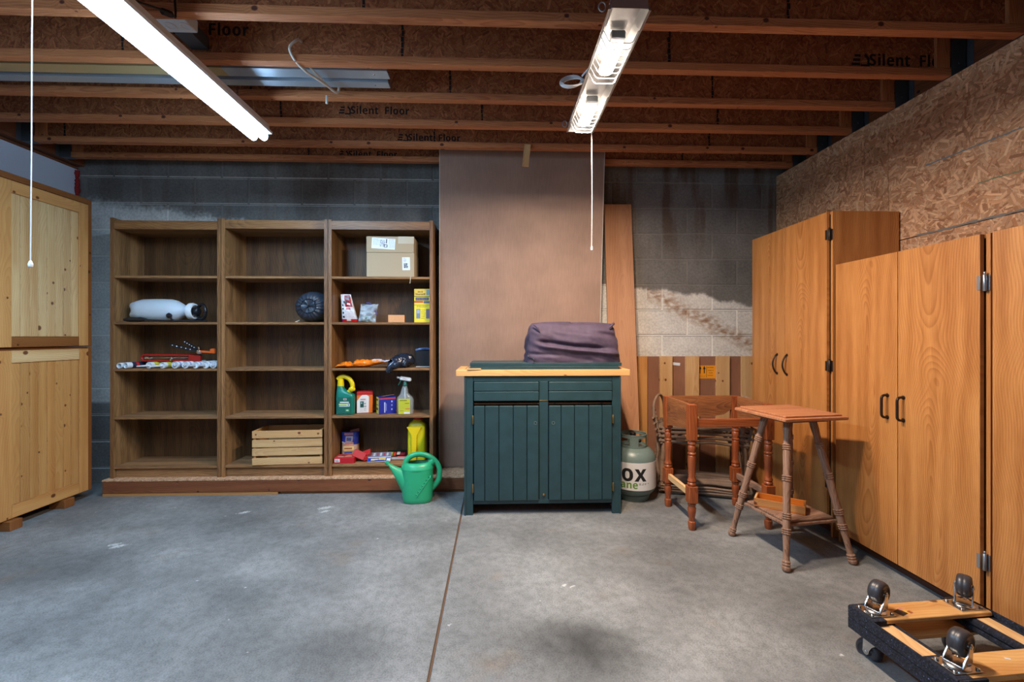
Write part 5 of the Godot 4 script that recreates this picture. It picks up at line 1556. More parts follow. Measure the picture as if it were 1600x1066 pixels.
func build_green_cupboard() -> void:
	var z := -2.77
	var t := thing("green_cupboard", "dark green painted cupboard with plank doors and a pale wooden top", "cupboard", Vector3(0.293, 0, z))
	var X := func(v: float) -> float: return v - 0.293
	var x0: float = X.call(-0.203)
	var x1: float = X.call(0.786)
	var D := 0.33
	var g: Material = M.green_paint
	for q in [0, 1]:
		var a := x0 if q == 0 else x1 - 0.056
		obj("post", s().span(Vector3(a, 0.0, -0.02), Vector3(a + 0.056, 0.871, 0), 0.003), g, t)
		obj("side_panel", s().span(Vector3(a if q == 0 else a + 0.038, 0.0, -D), Vector3(a + 0.018 if q == 0 else a + 0.056, 0.871, -0.0205), 0.002), g, t)
		var cx := (a + 0.006) if q == 0 else (a + 0.05)
		obj("corner_bead", s().span(Vector3(cx - 0.005, 0.0, 0.0002), Vector3(cx + 0.005, 0.865, 0.006), 0.002), g, t)
		obj("leg_block", s().span(Vector3(x0 + 0.0185 if q == 0 else x1 - 0.034, 0, -D + 0.002), Vector3(x0 + 0.034 if q == 0 else x1 - 0.0185, 0.064, -0.022), 0.002), M.pine_brown, t)
	obj("top_rail", s().span(Vector3(x0 + 0.0565, 0.838, -0.02), Vector3(x1 - 0.0565, 0.871, -0.002), 0.002), g, t)
	obj("bottom_rail", s().span(Vector3(x0 + 0.0565, 0.068, -0.02), Vector3(x1 - 0.0565, 0.094, -0.0015), 0.002), g, t)
	obj("centre_stile", s().span(Vector3(X.call(0.2675), 0.0945, -0.02), Vector3(X.call(0.3245), 0.8375, -0.002), 0.002), g, t)
	obj("bottom_panel", s().span(Vector3(x0 + 0.019, 0.07, -D), Vector3(x1 - 0.019, 0.085, -0.0205), 0.0), M.pine_brown, t)
	obj("back_panel", s().span(Vector3(x0 + 0.019, 0.02, -D), Vector3(x1 - 0.019, 0.87, -D + 0.008), 0.0), M.pine_brown, t)
	for q in 2:
		var a: float = X.call(-0.142) if q == 0 else X.call(0.327)
		var b: float = X.call(0.265) if q == 0 else X.call(0.728)
		var d := obj("drawer_front", s().tint(0.06).span(Vector3(a, 0.778, -0.012), Vector3(b, 0.836, 0.010), 0.004), g, t)
		obj("drawer_plank", s().tint(0.06).span(Vector3(a, 0.716, -0.012), Vector3(b, 0.7765, 0.010), 0.004), g, d)
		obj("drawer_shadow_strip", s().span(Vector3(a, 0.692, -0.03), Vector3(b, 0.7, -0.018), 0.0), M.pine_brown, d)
		var cuts := [-0.1425, -0.074, 0.0145, 0.104, 0.19, 0.265] if q == 0 else [0.327, 0.405, 0.49, 0.58, 0.665, 0.728]
		var door := obj("door", s().span(Vector3(a + 0.03, 0.15, -0.018), Vector3(b - 0.03, 0.6, -0.0085), 0.001), g, t)
		for k in 5:
			obj("plank", s().tint(0.08).span(Vector3(X.call(cuts[k]) + 0.0006, 0.092, -0.008), Vector3(X.call(cuts[k + 1]) - 0.0006, 0.686, 0.012), 0.0045), g, door)
		var hx := a - 0.006 if q == 0 else b + 0.006
		for hy in [0.172, 0.60]:
			var h := s()
			h.rod(Vector3(hx, hy - 0.028, 0.012), Vector3(hx, hy + 0.028, 0.012), 0.004, 8)
			h.box(Vector3(hx, hy, 0.007), Vector3(0.012, 0.05, 0.003), 0.0005)
			obj("hinge", h, M.brass, t)
		var kx: float = X.call(0.243) if q == 0 else X.call(0.355)
		obj("knob_mark", s().tube(arc(Vector3(kx, 0.578, 0.0125), Vector3(0.009, 0, 0), Vector3(0, 0.009, 0), 0, TAU, 18), 0.0013, 5), mat("scar", rgb(110, 122, 120), 0.6), door)
		obj("screw_hole", s().rod(Vector3(kx, 0.578, 0.0118), Vector3(kx, 0.578, 0.0128), 0.0025, 8), M.dark_gap, door)
	obj("latch", s().rod(Vector3(X.call(0.296), 0.125, -0.002), Vector3(X.call(0.296), 0.125, 0.008), 0.008, 10), M.brass, t)
	obj("bare_strip", s().span(Vector3(X.call(0.268), 0.714, -0.002), Vector3(X.call(0.324), 0.719, 0.001), 0.0005), M.brass, t)
	var top := obj("worktop", s().span(Vector3(X.call(-0.20), 0.8725, -0.345), Vector3(X.call(0.79), 0.908, -0.03), 0.002, 0), M.worktop, t)
	obj("front_edging", s().span(Vector3(X.call(-0.254), 0.872, -0.0295), Vector3(X.call(0.842), 0.912, 0.012), 0.003, 0), M.worktop, top)
	for q in 2:
		var a: float = X.call(-0.254) if q == 0 else X.call(0.7905)
		obj("side_edging", s().span(Vector3(a, 0.872, -0.345), Vector3(a + 0.0525, 0.912, -0.03), 0.003, 2), M.worktop, top)
	# two green boards lying on top
	t = thing("green_board", "lower of two long dark green boards lying on the cupboard top", "board", Vector3(0, 0.9125, 0), 0.0, "")
	obj("board", s().span(Vector3(-0.165, 0, -3.06), Vector3(0.775, 0.02, -2.775), 0.002, 0), M.green_paint, t)
	t = thing("green_board", "upper of two long green boards on the cupboard, sticking out at right", "board", Vector3(0, 0.9329, 0), 0.0, "")
	obj("board", s().span(Vector3(-0.168, 0, -3.06), Vector3(0.795, 0.021, -2.782), 0.002, 0), M.green_paint, t)
	t = thing("wood_offcut", "small pale wooden offcut at the left end of the cupboard top", "wood block", Vector3(-0.17, 0.9125, -2.766), 0.05)
	obj("offcut", s().box(Vector3(0.03, 0.004, 0.005), Vector3(0.085, 0.008, 0.018), 0.001, 0), M.pine_raw, t)
	# cloth cover
	t = thing("cloth_cover", "wrinkled dark purple cloth cover over a box on the green cupboard", "cloth cover", Vector3(0.497, 0.9542, -2.935), 0.03)
	var nz := noise(501, 2)
	var rings := []
	var rows := 34
	var cols := 120
	var H := 0.252
	for i in rows + 8:
		var q := minf(float(i) / rows, 1.0)
		var inset := 0.0
		if i > rows:
			inset = float(i - rows) / 7.0
		var ring := PackedVector3Array()
		for k in cols:
			var an := TAU * k / cols
			var cx := signf(cos(an)) * pow(absf(cos(an)), 0.42)
			var cz := signf(sin(an)) * pow(absf(sin(an)), 0.42)
			var lean := lerpf(1.02, 0.90, q) + 0.02 * sin(q * PI)
			var px := cx * 0.303 * lean
			var pz := cz * 0.142 * (1.0 - 0.04 * q - 0.30 * smoothstep(0.74, 1.02, q))
			var front := clampf(cz, 0.0, 1.0)
			# sagging folds that run down to the right across the front
			var f := 0.0
			var w := px + 0.3
			f -= 0.030 * exp(-pow((q - (0.56 - 0.42 * w)) / 0.055, 2.0)) * smoothstep(0.02, 0.12, w) * smoothstep(0.56, 0.40, w)
			f += 0.022 * exp(-pow((q - (0.47 - 0.42 * w)) / 0.07, 2.0)) * smoothstep(0.02, 0.12, w)
			f -= 0.016 * exp(-pow((q - (0.95 - 0.75 * (w - 0.2))) / 0.07, 2.0)) * smoothstep(0.22, 0.34, w)
			f -= 0.012 * exp(-pow((q - (0.22 - 0.12 * w)) / 0.04, 2.0)) * smoothstep(0.3, 0.1, w)
			f += nz.get_noise_3d(px * 4.0 + 3.0, q * 1.6, 2.0) * 0.014 + nz.get_noise_3d(px * 9.0 + q * 5.0, q * 2.5, 5.0) * 0.005 
			pz += f * front
			px += (nz.get_noise_3d(q * 2.5, pz * 6.0, 3.0) * 0.016) * absf(cx)
			var y := q * H - (0.014 * (1.0 - absf(cx)) * q) + nz.get_noise_2d(px * 4.0, 7.0) * 0.006 * q
			if inset > 0.0:
				var k2 := 1.0 - inset * 0.985
				y += 0.010 * sin(inset * PI * 0.5) + nz.get_noise_2d(px * 8.0, pz * 8.0) * 0.005 * sin(inset * PI)
				px *= k2
				pz *= k2
			elif q > 0.9:
				var rr := (q - 0.9) / 0.1
				px *= 1.0 - 0.035 * rr * rr
				pz *= 1.0 - 0.07 * rr * rr
			ring.append(Vector3(px, maxf(y, 0.0), pz))
		rings.append(ring)
	var sh := s().skin(rings, true, true, true, 1.0)
	obj("cover", sh, M.purple_cloth, t)
	var pleat := s()
	pleat.tube(curve([Vector3(0.225, 0.222, 0.125), Vector3(0.255, 0.247, 0.105), Vector3(0.268, 0.25, 0.06)], 6), [0.004, 0.005, 0.006, 0.007, 0.007, 0.008, 0.009, 0.009, 0.008, 0.007, 0.006, 0.005, 0.004], 8)
	pleat.tube(curve([Vector3(-0.265, 0.242, 0.10), Vector3(-0.245, 0.225, 0.128), Vector3(-0.225, 0.19, 0.133)], 6), [0.003, 0.004, 0.005, 0.006, 0.006, 0.007, 0.007, 0.007, 0.006, 0.005, 0.004, 0.003, 0.002], 8)
	obj("corner_pleat", pleat, M.purple_cloth, t)
	obj("strap", s().tube(curve([Vector3(-0.295, 0.06, 0.11), Vector3(-0.30, 0.035, 0.12), Vector3(-0.27, 0.025, 0.145), Vector3(-0.265, 0.004, 0.15)], 6), 0.004, 7), M.plastic_black, t)

func build_gas_bottle() -> void:
	var t := thing("gas_bottle", "grey-green gas bottle with white wrap label beside the green cupboard", "gas bottle", Vector3(0.952, 0, -3.055))
	var R := 0.153
	obj("body", s().lathe([Vector2(0.0, 0.028), Vector2(0.08, 0.03), Vector2(0.125, 0.048), Vector2(0.147, 0.075), Vector2(R, 0.10), Vector2(R, 0.275), Vector2(0.149, 0.30), Vector2(0.136, 0.326), Vector2(0.112, 0.35), Vector2(0.07, 0.366), Vector2(0.0, 0.37)], 48), M.bottle_grey, t)
	obj("foot_ring", s().lathe([Vector2(0.100, 0.0), Vector2(0.104, 0.0), Vector2(0.116, 0.04), Vector2(0.112, 0.042), Vector2(0.098, 0.004), Vector2(0.100, 0.0)], 40), M.bottle_grey, t)
	obj("label", s().lathe([Vector2(R + 0.0006, 0.092), Vector2(R + 0.0012, 0.0925), Vector2(R + 0.0012, 0.2755), Vector2(R + 0.0006, 0.276)], 48), M.label_white, t)
	var cr := 0.092
	var col := s()
	var seg := 60
	for k in seg:
		var a0 := TAU * k / seg
		var a1 := TAU * (k + 1) / seg
		var open := fposmod(a0 - 0.45, TAU / 4.0) < 0.95
		for b in ([[0.358, 0.372], [0.424, 0.443]] if open else [[0.358, 0.443]]):
			for sd: float in [1.0, -1.0]:
				var r := cr + 0.0015 * sd
				var n0 := Vector3(cos(a0), 0, sin(a0)) * sd
				var n1 := Vector3(cos(a1), 0, sin(a1)) * sd
				col.quad(n0 * sd * r + Vector3(0, b[0], 0), n1 * sd * r + Vector3(0, b[0], 0), n1 * sd * r + Vector3(0, b[1], 0), n0 * sd * r + Vector3(0, b[1], 0), [n0, n1, n1, n0], [Vector2.ZERO, Vector2(0.1, 0), Vector2(0.1, 0.1), Vector2(0, 0.1)])
			var m0 := Vector3(cos(a0), 0, sin(a0))
			var m1 := Vector3(cos(a1), 0, sin(a1))
			var u := Vector3.UP
			col.quad(m0 * (cr - 0.0015) + u * b[1], m1 * (cr - 0.0015) + u * b[1], m1 * (cr + 0.0015) + u * b[1], m0 * (cr + 0.0015) + u * b[1], [u, u, u, u], [Vector2.ZERO, Vector2.ZERO, Vector2.ZERO, Vector2.ZERO])
	col.tube(arc(Vector3(0, 0.444, 0), Vector3(cr, 0, 0), Vector3(0, 0, cr), 0, TAU, 40), 0.0035, 6)
	obj("collar", col, M.bottle_grey, t)
	var va := s().lathe([Vector2(0.0, 0.365), Vector2(0.024, 0.366), Vector2(0.02, 0.385), Vector2(0.014, 0.39), Vector2(0.014, 0.42), Vector2(0, 0.422)], 16)
	va.rod(Vector3(0, 0.40, 0), Vector3(0.04, 0.40, 0.045), 0.012, 12)
	va.rod(Vector3(0, 0.42, 0), Vector3(0, 0.452, 0), 0.02, 12)
	obj("valve", va, M.dark_iron, t)
	var look := atan2(0.0 - 0.952, 3.055)          # the print faces the camera, partly behind the cupboard
	letters("lettering", t, "ox", 0.108, Transform3D(Basis(Vector3.UP, look + 0.035), Vector3(0, 0.207, 0)), M.ink_black, R + 0.0016, 800, 0.0005, 1.02)
	letters("lettering", t, "ane", 0.048, Transform3D(Basis(Vector3.UP, look - 0.16), Vector3(0, 0.131, 0)), M.ink_green, R + 0.0016, 800, 0.0005)
	var sm := s()
	var sr := RandomNumberGenerator.new()
	sr.seed = 4
	for k in 2:
		var an := look + 0.30
		while an < look + 0.72 - 0.08 * k:
			var l := sr.randf_range(0.008, 0.02)
			var n0 := Vector3(sin(an), 0, cos(an))
			sm.board(n0 * (R + 0.0016) + Vector3(0, 0.141 - 0.007 * k, 0), Vector3(l * 0.8, 0.0022, 0.0004), Basis(Vector3.UP, an), 0.0)
			an += (l + 0.004) / R
	obj("small_print", sm, M.ink_dark, t)

func build_twig_stand() -> void:
	var t := thing("twig_stand", "rustic plant stand of bent grey twigs behind the old washstand frame", "plant stand", Vector3(1.475, 0, -3.15), -0.30)
	var r := RandomNumberGenerator.new()
	r.seed = 19
	var hw := 0.265
	var hd := 0.115
	var wob := func(a: Vector3, b: Vector3, amp: float, n: int) -> Array:
		var out := []
		for i in n + 1:
			var q := float(i) / n
			var k := amp * (0.35 if i == 0 or i == n else 1.0)
			out.append(a.lerp(b, q) + Vector3(r.randf_range(-k, k), r.randf_range(-k, k), r.randf_range(-k, k)))
		return curve(out, 4)
	var stick := func(called: String, a: Vector3, b: Vector3, rad: float, amp := 0.006) -> void:
		obj(called, s().tint(0.35, 0.1).tube(wob.call(a, b, amp, 5), rad, 7), M.twig, t)
	for q in [[-1, -1], [-1, 1], [1, -1], [1, 1]]:
		stick.call("leg", Vector3(q[0] * (hw + 0.015), 0.018, q[1] * hd), Vector3(q[0] * (hw - 0.01), 0.50, q[1] * hd * 0.95), 0.0165)
		# knotty side twig tied to each leg
		stick.call("leg_twig", Vector3(q[0] * (hw + 0.04), 0.06, q[1] * hd), Vector3(q[0] * (hw + 0.02), 0.46, q[1] * hd * 0.9), 0.009, 0.012)
		# bent brace from the leg up to the shelf
		var pts := []
		for i in 9:
			var q2 := i / 8.0
			pts.append(Vector3(q[0] * (hw - 0.01 - 0.16 * (1.0 - cos(q2 * PI / 2))), 0.13 + 0.31 * sin(q2 * PI / 2), q[1] * hd * 0.92))
		obj("brace", s().tube(pts, 0.0075, 7), M.twig, t)
		pts = []
		for i in 9:
			var q2 := i / 8.0
			pts.append(Vector3(q[0] * (hw - 0.02 - 0.10 * (1.0 - cos(q2 * PI / 2))), 0.22 + 0.23 * sin(q2 * PI / 2), q[1] * hd * 0.90))
		obj("brace", s().tube(pts, 0.0065, 7), M.twig, t)
	for k in 10:
		stick.call("shelf_stick", Vector3(-hw - 0.03, 0.468 + r.randf() * 0.006, lerpf(-hd, hd, k / 9.0)), Vector3(hw + 0.03, 0.468 + r.randf() * 0.006, lerpf(-hd, hd, k / 9.0)), 0.0105, 0.004)
	for k in 3:
		stick.call("rail_stick", Vector3(-hw - 0.03, 0.442 - 0.032 * k, hd + 0.012), Vector3(hw + 0.03, 0.442 - 0.032 * k, hd + 0.012), 0.011, 0.006)
	for k in 2:
		stick.call("rail_stick", Vector3(-hw - 0.03, 0.442 - 0.036 * k, -hd - 0.01), Vector3(hw + 0.03, 0.442 - 0.036 * k, -hd - 0.01), 0.01, 0.006)
	for k in 14:
		var zz := lerpf(-hd - 0.03, hd + 0.012, k / 13.0)
		stick.call("lower_stick", Vector3(-hw - 0.02, 0.094 - 0.0 * k, zz), Vector3(hw + 0.02, 0.094, zz), 0.0095, 0.004)
	for k in 3:
		stick.call("lower_rail", Vector3(-hw - 0.02, 0.066 - 0.018 * k, hd + 0.02), Vector3(hw + 0.02, 0.066 - 0.018 * k, hd + 0.02), 0.008, 0.003)
	for q in [-1, 1]:
		# end racks: woven sticks with a bent loop handle over them
		for k in 6:
			var yy := 0.40 + k * 0.034
			stick.call("end_stick", Vector3(q * (hw + 0.025 + 0.006 * k), yy, -hd - 0.015), Vector3(q * (hw + 0.025 + 0.006 * k), yy + 0.012, hd + 0.02), 0.009, 0.006)
		stick.call("end_post", Vector3(q * (hw + 0.01), 0.36, hd + 0.01), Vector3(q * (hw + 0.065), 0.60, hd + 0.012), 0.0105, 0.005)
		stick.call("end_post", Vector3(q * (hw + 0.01), 0.36, -hd), Vector3(q * (hw + 0.06), 0.58, -hd), 0.0105, 0.005)
		for k in 4:
			stick.call("end_stub", Vector3(q * (hw + 0.028 + 0.008 * k), 0.42 + k * 0.04, hd - 0.01), Vector3(q * (hw + 0.045 + 0.008 * k), 0.425 + k * 0.04, hd + 0.05), 0.0085, 0.002)
		obj("loop_handle", s().tube(curve([Vector3(q * (hw + 0.06), 0.52, hd + 0.02), Vector3(q * (hw + 0.062), 0.63, hd + 0.01), Vector3(q * (hw + 0.04), 0.685, hd - 0.03), Vector3(q * (hw + 0.01), 0.69, hd - 0.09), Vector3(q * (hw - 0.015), 0.63, hd - 0.14), Vector3(q * (hw - 0.02), 0.54, hd - 0.16)], 8), 0.0095, 8), M.twig, t)
		stick.call("foot_runner", Vector3(q * (hw + 0.02), 0.075, -hd - 0.04), Vector3(q * (hw + 0.02), 0.06, hd + 0.03), 0.011, 0.003)
		stick.call("foot_runner", Vector3(q * (hw + 0.045), 0.125, -hd - 0.03), Vector3(q * (hw + 0.05), 0.10, hd + 0.03), 0.01, 0.004)

func build_washstand() -> void:
	var t := thing("washstand_frame", "old reddish wooden table frame with turned legs and no top", "table frame", Vector3(1.357, 0, -2.70))
	var hx := 0.2265
	var hz := 0.178
	for q in [[-1, -1], [-1, 1], [1, -1], [1, 1]]:
		var p := Vector3(q[0] * hx, 0, q[1] * hz)
		var l := s()
		l.x = Transform3D(Basis(), p)
		l.lathe([Vector2(0, 0), Vector2(0.017, 0.0), Vector2(0.0195, 0.01), Vector2(0.022, 0.035), Vector2(0.021, 0.048), Vector2(0.0155, 0.052), Vector2(0.0175, 0.075), Vector2(0.0225, 0.105), Vector2(0.0235, 0.125), Vector2(0.019, 0.14), Vector2(0.0225, 0.146), Vector2(0.0225, 0.152), Vector2(0.019, 0.158)], 20, 30.0)
		l.box(Vector3(0, 0.207, 0), Vector3(0.056, 0.098, 0.056), 0.005)
		l.lathe([Vector2(0.02, 0.256), Vector2(0.024, 0.262), Vector2(0.024, 0.27), Vector2(0.019, 0.276), Vector2(0.0235, 0.283), Vector2(0.0235, 0.29), Vector2(0.0195, 0.298), Vector2(0.0185, 0.31), Vector2(0.0205, 0.36), Vector2(0.0225, 0.40), Vector2(0.0215, 0.428), Vector2(0.0185, 0.432), Vector2(0.023, 0.438), Vector2(0.023, 0.445), Vector2(0.0185, 0.45), Vector2(0.0205, 0.458), Vector2(0.0225, 0.475), Vector2(0.0205, 0.488), Vector2(0.0175, 0.492), Vector2(0.023, 0.498), Vector2(0.023, 0.505), Vector2(0.019, 0.512), Vector2(0.019, 0.53)], 20, 30.0)
		l.box(Vector3(0, 0.6235, 0), Vector3(0.048, 0.207, 0.048), 0.003)
		l.x = Transform3D()
		obj("leg", l, M.cherry, t)
	for q in [-1, 1]:
		var sh := s()
		sh.x = Transform3D(Basis(Vector3.UP, PI / 2), Vector3(q * (hx + 0.008), 0, 0))
		var h := hz - 0.0245
		sh.plate([Vector2(-h, 0.727), Vector2(-h, 0.59), Vector2(-h + 0.06, 0.575), Vector2(0, 0.562), Vector2(h - 0.05, 0.55), Vector2(h, 0.535), Vector2(h, 0.727)] if q < 0 else [Vector2(-h, 0.727), Vector2(-h, 0.535), Vector2(-h + 0.05, 0.55), Vector2(0, 0.562), Vector2(h, 0.575), Vector2(h, 0.727)], 0.018)
		for i in sh.t.size():
			sh.t[i] = Vector2(sh.t[i].y, sh.t[i].x)
		obj("side_apron", sh, M.cherry_worn, t)
		obj("stretcher", s().span(Vector3(q * hx - 0.010, 0.185, -hz + 0.0285), Vector3(q * hx + 0.012, 0.222, hz - 0.0285), 0.002, 2), M.pine_raw if q < 0 else M.grey_wood, t)
	var ba := s()
	ba.x = at(0, 0, -hz - 0.008)
	var b := hx - 0.0245
	ba.plate([Vector2(-b, 0.727), Vector2(-b, 0.615), Vector2(-b * 0.8, 0.605), Vector2(-b * 0.4, 0.592), Vector2(b * 0.3, 0.59), Vector2(b * 0.75, 0.605), Vector2(b, 0.64), Vector2(b, 0.727)], 0.018)
	for i in ba.t.size():
		ba.t[i] = Vector2(ba.t[i].y, ba.t[i].x)
	obj("back_apron", ba, M.cherry_worn, t)
	obj("front_rail", s().span(Vector3(-b, 0.597, hz - 0.012), Vector3(b, 0.642, hz + 0.014), 0.003, 0), M.cherry, t)

func build_plant_stand() -> void:
	var t := thing("plant_stand", "small square stand with four splayed ringed legs near the oak cabinets", "side table", Vector3(1.535, 0, -2.275), 0.15)
	var leg := func(a: Vector3, e: Vector3) -> void:
		var L := a.distance_to(e)
		var pr := [Vector2(0, 0), Vector2(0.013, 0.0), Vector2(0.0185, 0.008), Vector2(0.0195, 0.018), Vector2(0.016, 0.026), Vector2(0.0195, 0.031), Vector2(0.017, 0.038), Vector2(0.019, 0.044), Vector2(0.0145, 0.052)]
		var ringset := func(y: float, r: float) -> void:
			for k in 3:
				pr.append(Vector2(r, y + k * 0.010))
				pr.append(Vector2(r + 0.0042, y + k * 0.010 + 0.003))
				pr.append(Vector2(r + 0.0042, y + k * 0.010 + 0.006))
				pr.append(Vector2(r, y + k * 0.010 + 0.009))
		pr.append(Vector2(0.0135, 0.10))
		ringset.call(L * 0.235, 0.0165)
		ringset.call(L * 0.335, 0.0175)
		pr.append(Vector2(0.0165, L * 0.45))
		ringset.call(L * 0.585, 0.0175)
		pr.append(Vector2(0.0165, L * 0.68))
		pr.append(Vector2(0.0185, L * 0.76))
		ringset.call(L * 0.80, 0.0165)
		pr.append(Vector2(0.0155, L * 0.88))
		pr.append(Vector2(0.0185, L * 0.95))
		pr.append(Vector2(0.0175, L))
		pr.append(Vector2(0, L))
		obj("leg", s().turned(a, e, pr, 16, 25.0), M.grey_wood, t)
	for q in [[-1, -1], [-1, 1], [1, -1], [1, 1]]:
		leg.call(Vector3(q[0] * 0.190, 0.001, q[1] * 0.195), Vector3(q[0] * 0.075, 0.69, q[1] * 0.075))
	var cap := s()
	cap.span(Vector3(-0.125, 0.6905, -0.125), Vector3(0.125, 0.706, 0.125), 0.004, 0)
	obj("under_block", cap, mat("under_dark", rgb(84, 52, 38), 0.7), t)
	var sl := obj("top", s().span(Vector3(-0.182, 0.7065, -0.182), Vector3(0.182, 0.724, 0.182), 0.005, 0), M.stand_top, t)
	obj("raised_panel", s().span(Vector3(-0.162, 0.7242, -0.162), Vector3(0.162, 0.733, 0.162), 0.006, 0), M.stand_top, sl)
	var lo := obj("lower_shelf", s().span(Vector3(-0.138, 0.203, -0.138), Vector3(0.138, 0.215, 0.138), 0.004, 0), M.grey_wood, t)
	obj("moulding", s().span(Vector3(-0.148, 0.188, -0.148), Vector3(0.148, 0.2025, 0.148), 0.004, 0), M.grey_wood, lo)
	# small open tray on the lower shelf
	t = thing("wooden_tray", "small shallow amber wooden tray on the stand's lower shelf", "tray", Vector3(1.50, 0.2155, -2.29), 0.15)
	var a := 0.115
	var b := 0.056
	t.rotation.y = 0.15 - 0.80
	obj("base", s().span(Vector3(-a, 0, -b), Vector3(a, 0.006, b), 0.001, 0), M.box_orange, t)
	for q in [-1, 1]:
		obj("long_side", s().span(Vector3(-a, 0.0065, q * (b - 0.004) - 0.004), Vector3(a, 0.042, q * (b - 0.004) + 0.004), 0.001, 0), M.pine_tan if q > 0 else M.box_orange, t)
		obj("end_side", s().span(Vector3(q * (a - 0.005) - 0.005, 0.0065, -b + 0.0085), Vector3(q * (a - 0.005) + 0.005, 0.042, b - 0.0085), 0.001, 2), M.pine_raw if q < 0 else M.pine_brown, t)

func build_oak_cabinets() -> void:
	var D := [[-3.139, -2.393, 1.820, 0.94, "tall far oak-look cabinet with two dark bow handles in the corner"],
		[-2.352, -1.608, 1.513, 0.79, "lower oak-look cabinet in the middle with two dark square handles"],
		[-1.590, -0.846, 1.513, 0.79, "oak-look cabinet nearest the camera, cut off by the right edge"]]
	for i in 3:
		var z0: float = D[i][0]
		var z1: float = D[i][1]
		var H: float = D[i][2]
		var t := thing("oak_cabinet", D[i][4], "cabinet", Vector3(1.85, 0, 0), 0.0, "oak-look cabinets along the right wall")
		var bd := 0.40
		for q in 2:
			var z := z0 if q == 0 else z1 - 0.016
			obj("side_panel", s().tint(0.04).span(Vector3(0.019, 0.001, z), Vector3(bd, H, z + 0.016), 0.001), M.oak, t)
		obj("top_panel", s().span(Vector3(0.019, H - 0.017, z0 + 0.0165), Vector3(bd, H - 0.001, z1 - 0.0165), 0.001, 2), M.oak_edge, t)
		obj("bottom_panel", s().span(Vector3(0.019, 0.062, z0 + 0.0165), Vector3(bd, 0.078, z1 - 0.0165), 0.001, 2), M.oak_edge, t)
		obj("back_panel", s().span(Vector3(bd - 0.006, 0.079, z0 + 0.0165), Vector3(bd - 0.001, H - 0.018, z1 - 0.0165), 0.0), M.oak_edge, t)
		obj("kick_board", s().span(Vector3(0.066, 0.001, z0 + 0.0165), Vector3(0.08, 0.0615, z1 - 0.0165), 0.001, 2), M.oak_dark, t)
		var mid := (z0 + z1) * 0.5 + (0.004 if i else -0.01)
		for q in 2:
			var a := z0 + 0.004 if q == 0 else mid + 0.0015
			var b := mid - 0.0015 if q == 0 else z1 - 0.020
			var d := s().tint(0.05, 0.03)
			d.fixed_uv = true
			d.span(Vector3(0.0, 0.066, a), Vector3(0.0172, H - 0.001, b), 0.001)
			for k in d.t.size():
				d.t[k] = Vector2(d.v[k].z - a + 0.02 + q * 0.05, d.v[k].y + q * 0.55 + i * 0.37)
			var door := obj("door", d, M.oak, t)
			var hz := mid + (-0.052 if q == 0 else 0.030)
			var hy: float = D[i][3]
			if i == 0:
				hz = mid + (-0.075 if q == 0 else 0.024)
			var hn := s()
			var half := 0.062 if i == 0 else 0.052
			if i == 0:
				hn.tube(curve([Vector3(-0.0005, hy + half, hz), Vector3(-0.012, hy + half * 0.88, hz), Vector3(-0.026, hy + half * 0.45, hz), Vector3(-0.031, hy, hz), Vector3(-0.026, hy - half * 0.45, hz), Vector3(-0.012, hy - half * 0.88, hz), Vector3(-0.0005, hy - half, hz)], 5), 0.0055, 10)
			else:
				hn.tube(curve([Vector3(-0.0005, hy + half, hz), Vector3(-0.018, hy + half, hz), Vector3(-0.028, hy + half - 0.008, hz), Vector3(-0.030, hy + half - 0.022, hz), Vector3(-0.030, hy, hz), Vector3(-0.030, hy - half + 0.022, hz), Vector3(-0.028, hy - half + 0.008, hz), Vector3(-0.018, hy - half, hz), Vector3(-0.0005, hy - half, hz)], 4), 0.0058, 10)
			for e in [-1, 1]:
				hn.rod(Vector3(-0.0004, hy + e * half, hz), Vector3(-0.003, hy + e * half, hz), 0.0095, 12)
			obj("handle", hn, M.bronze, door)
		for hy in ([0.30, 0.955, 1.69] if i == 0 else [0.26, 1.325]):
			for q in 2:
				var hz := z1 - 0.0105 if q else z0 - 0.002
				if q == 0:
					continue
				var hs := s()
				hs.rod(Vector3(0.008, hy - 0.032, hz), Vector3(0.008, hy + 0.032, hz), 0.0062, 10)
				hs.rod(Vector3(0.008, hy + 0.032, hz), Vector3(0.008, hy + 0.042, hz), 0.004, 8)
				hs.box(Vector3(-0.0012, hy, hz - 0.014), Vector3(0.002, 0.055, 0.012), 0.0006)
				hs.box(Vector3(0.0172, hy, hz + 0.004), Vector3(0.002, 0.06, 0.014), 0.0006)
				obj("hinge", hs, M.dark_iron if i == 0 else M.grey_metal, t)

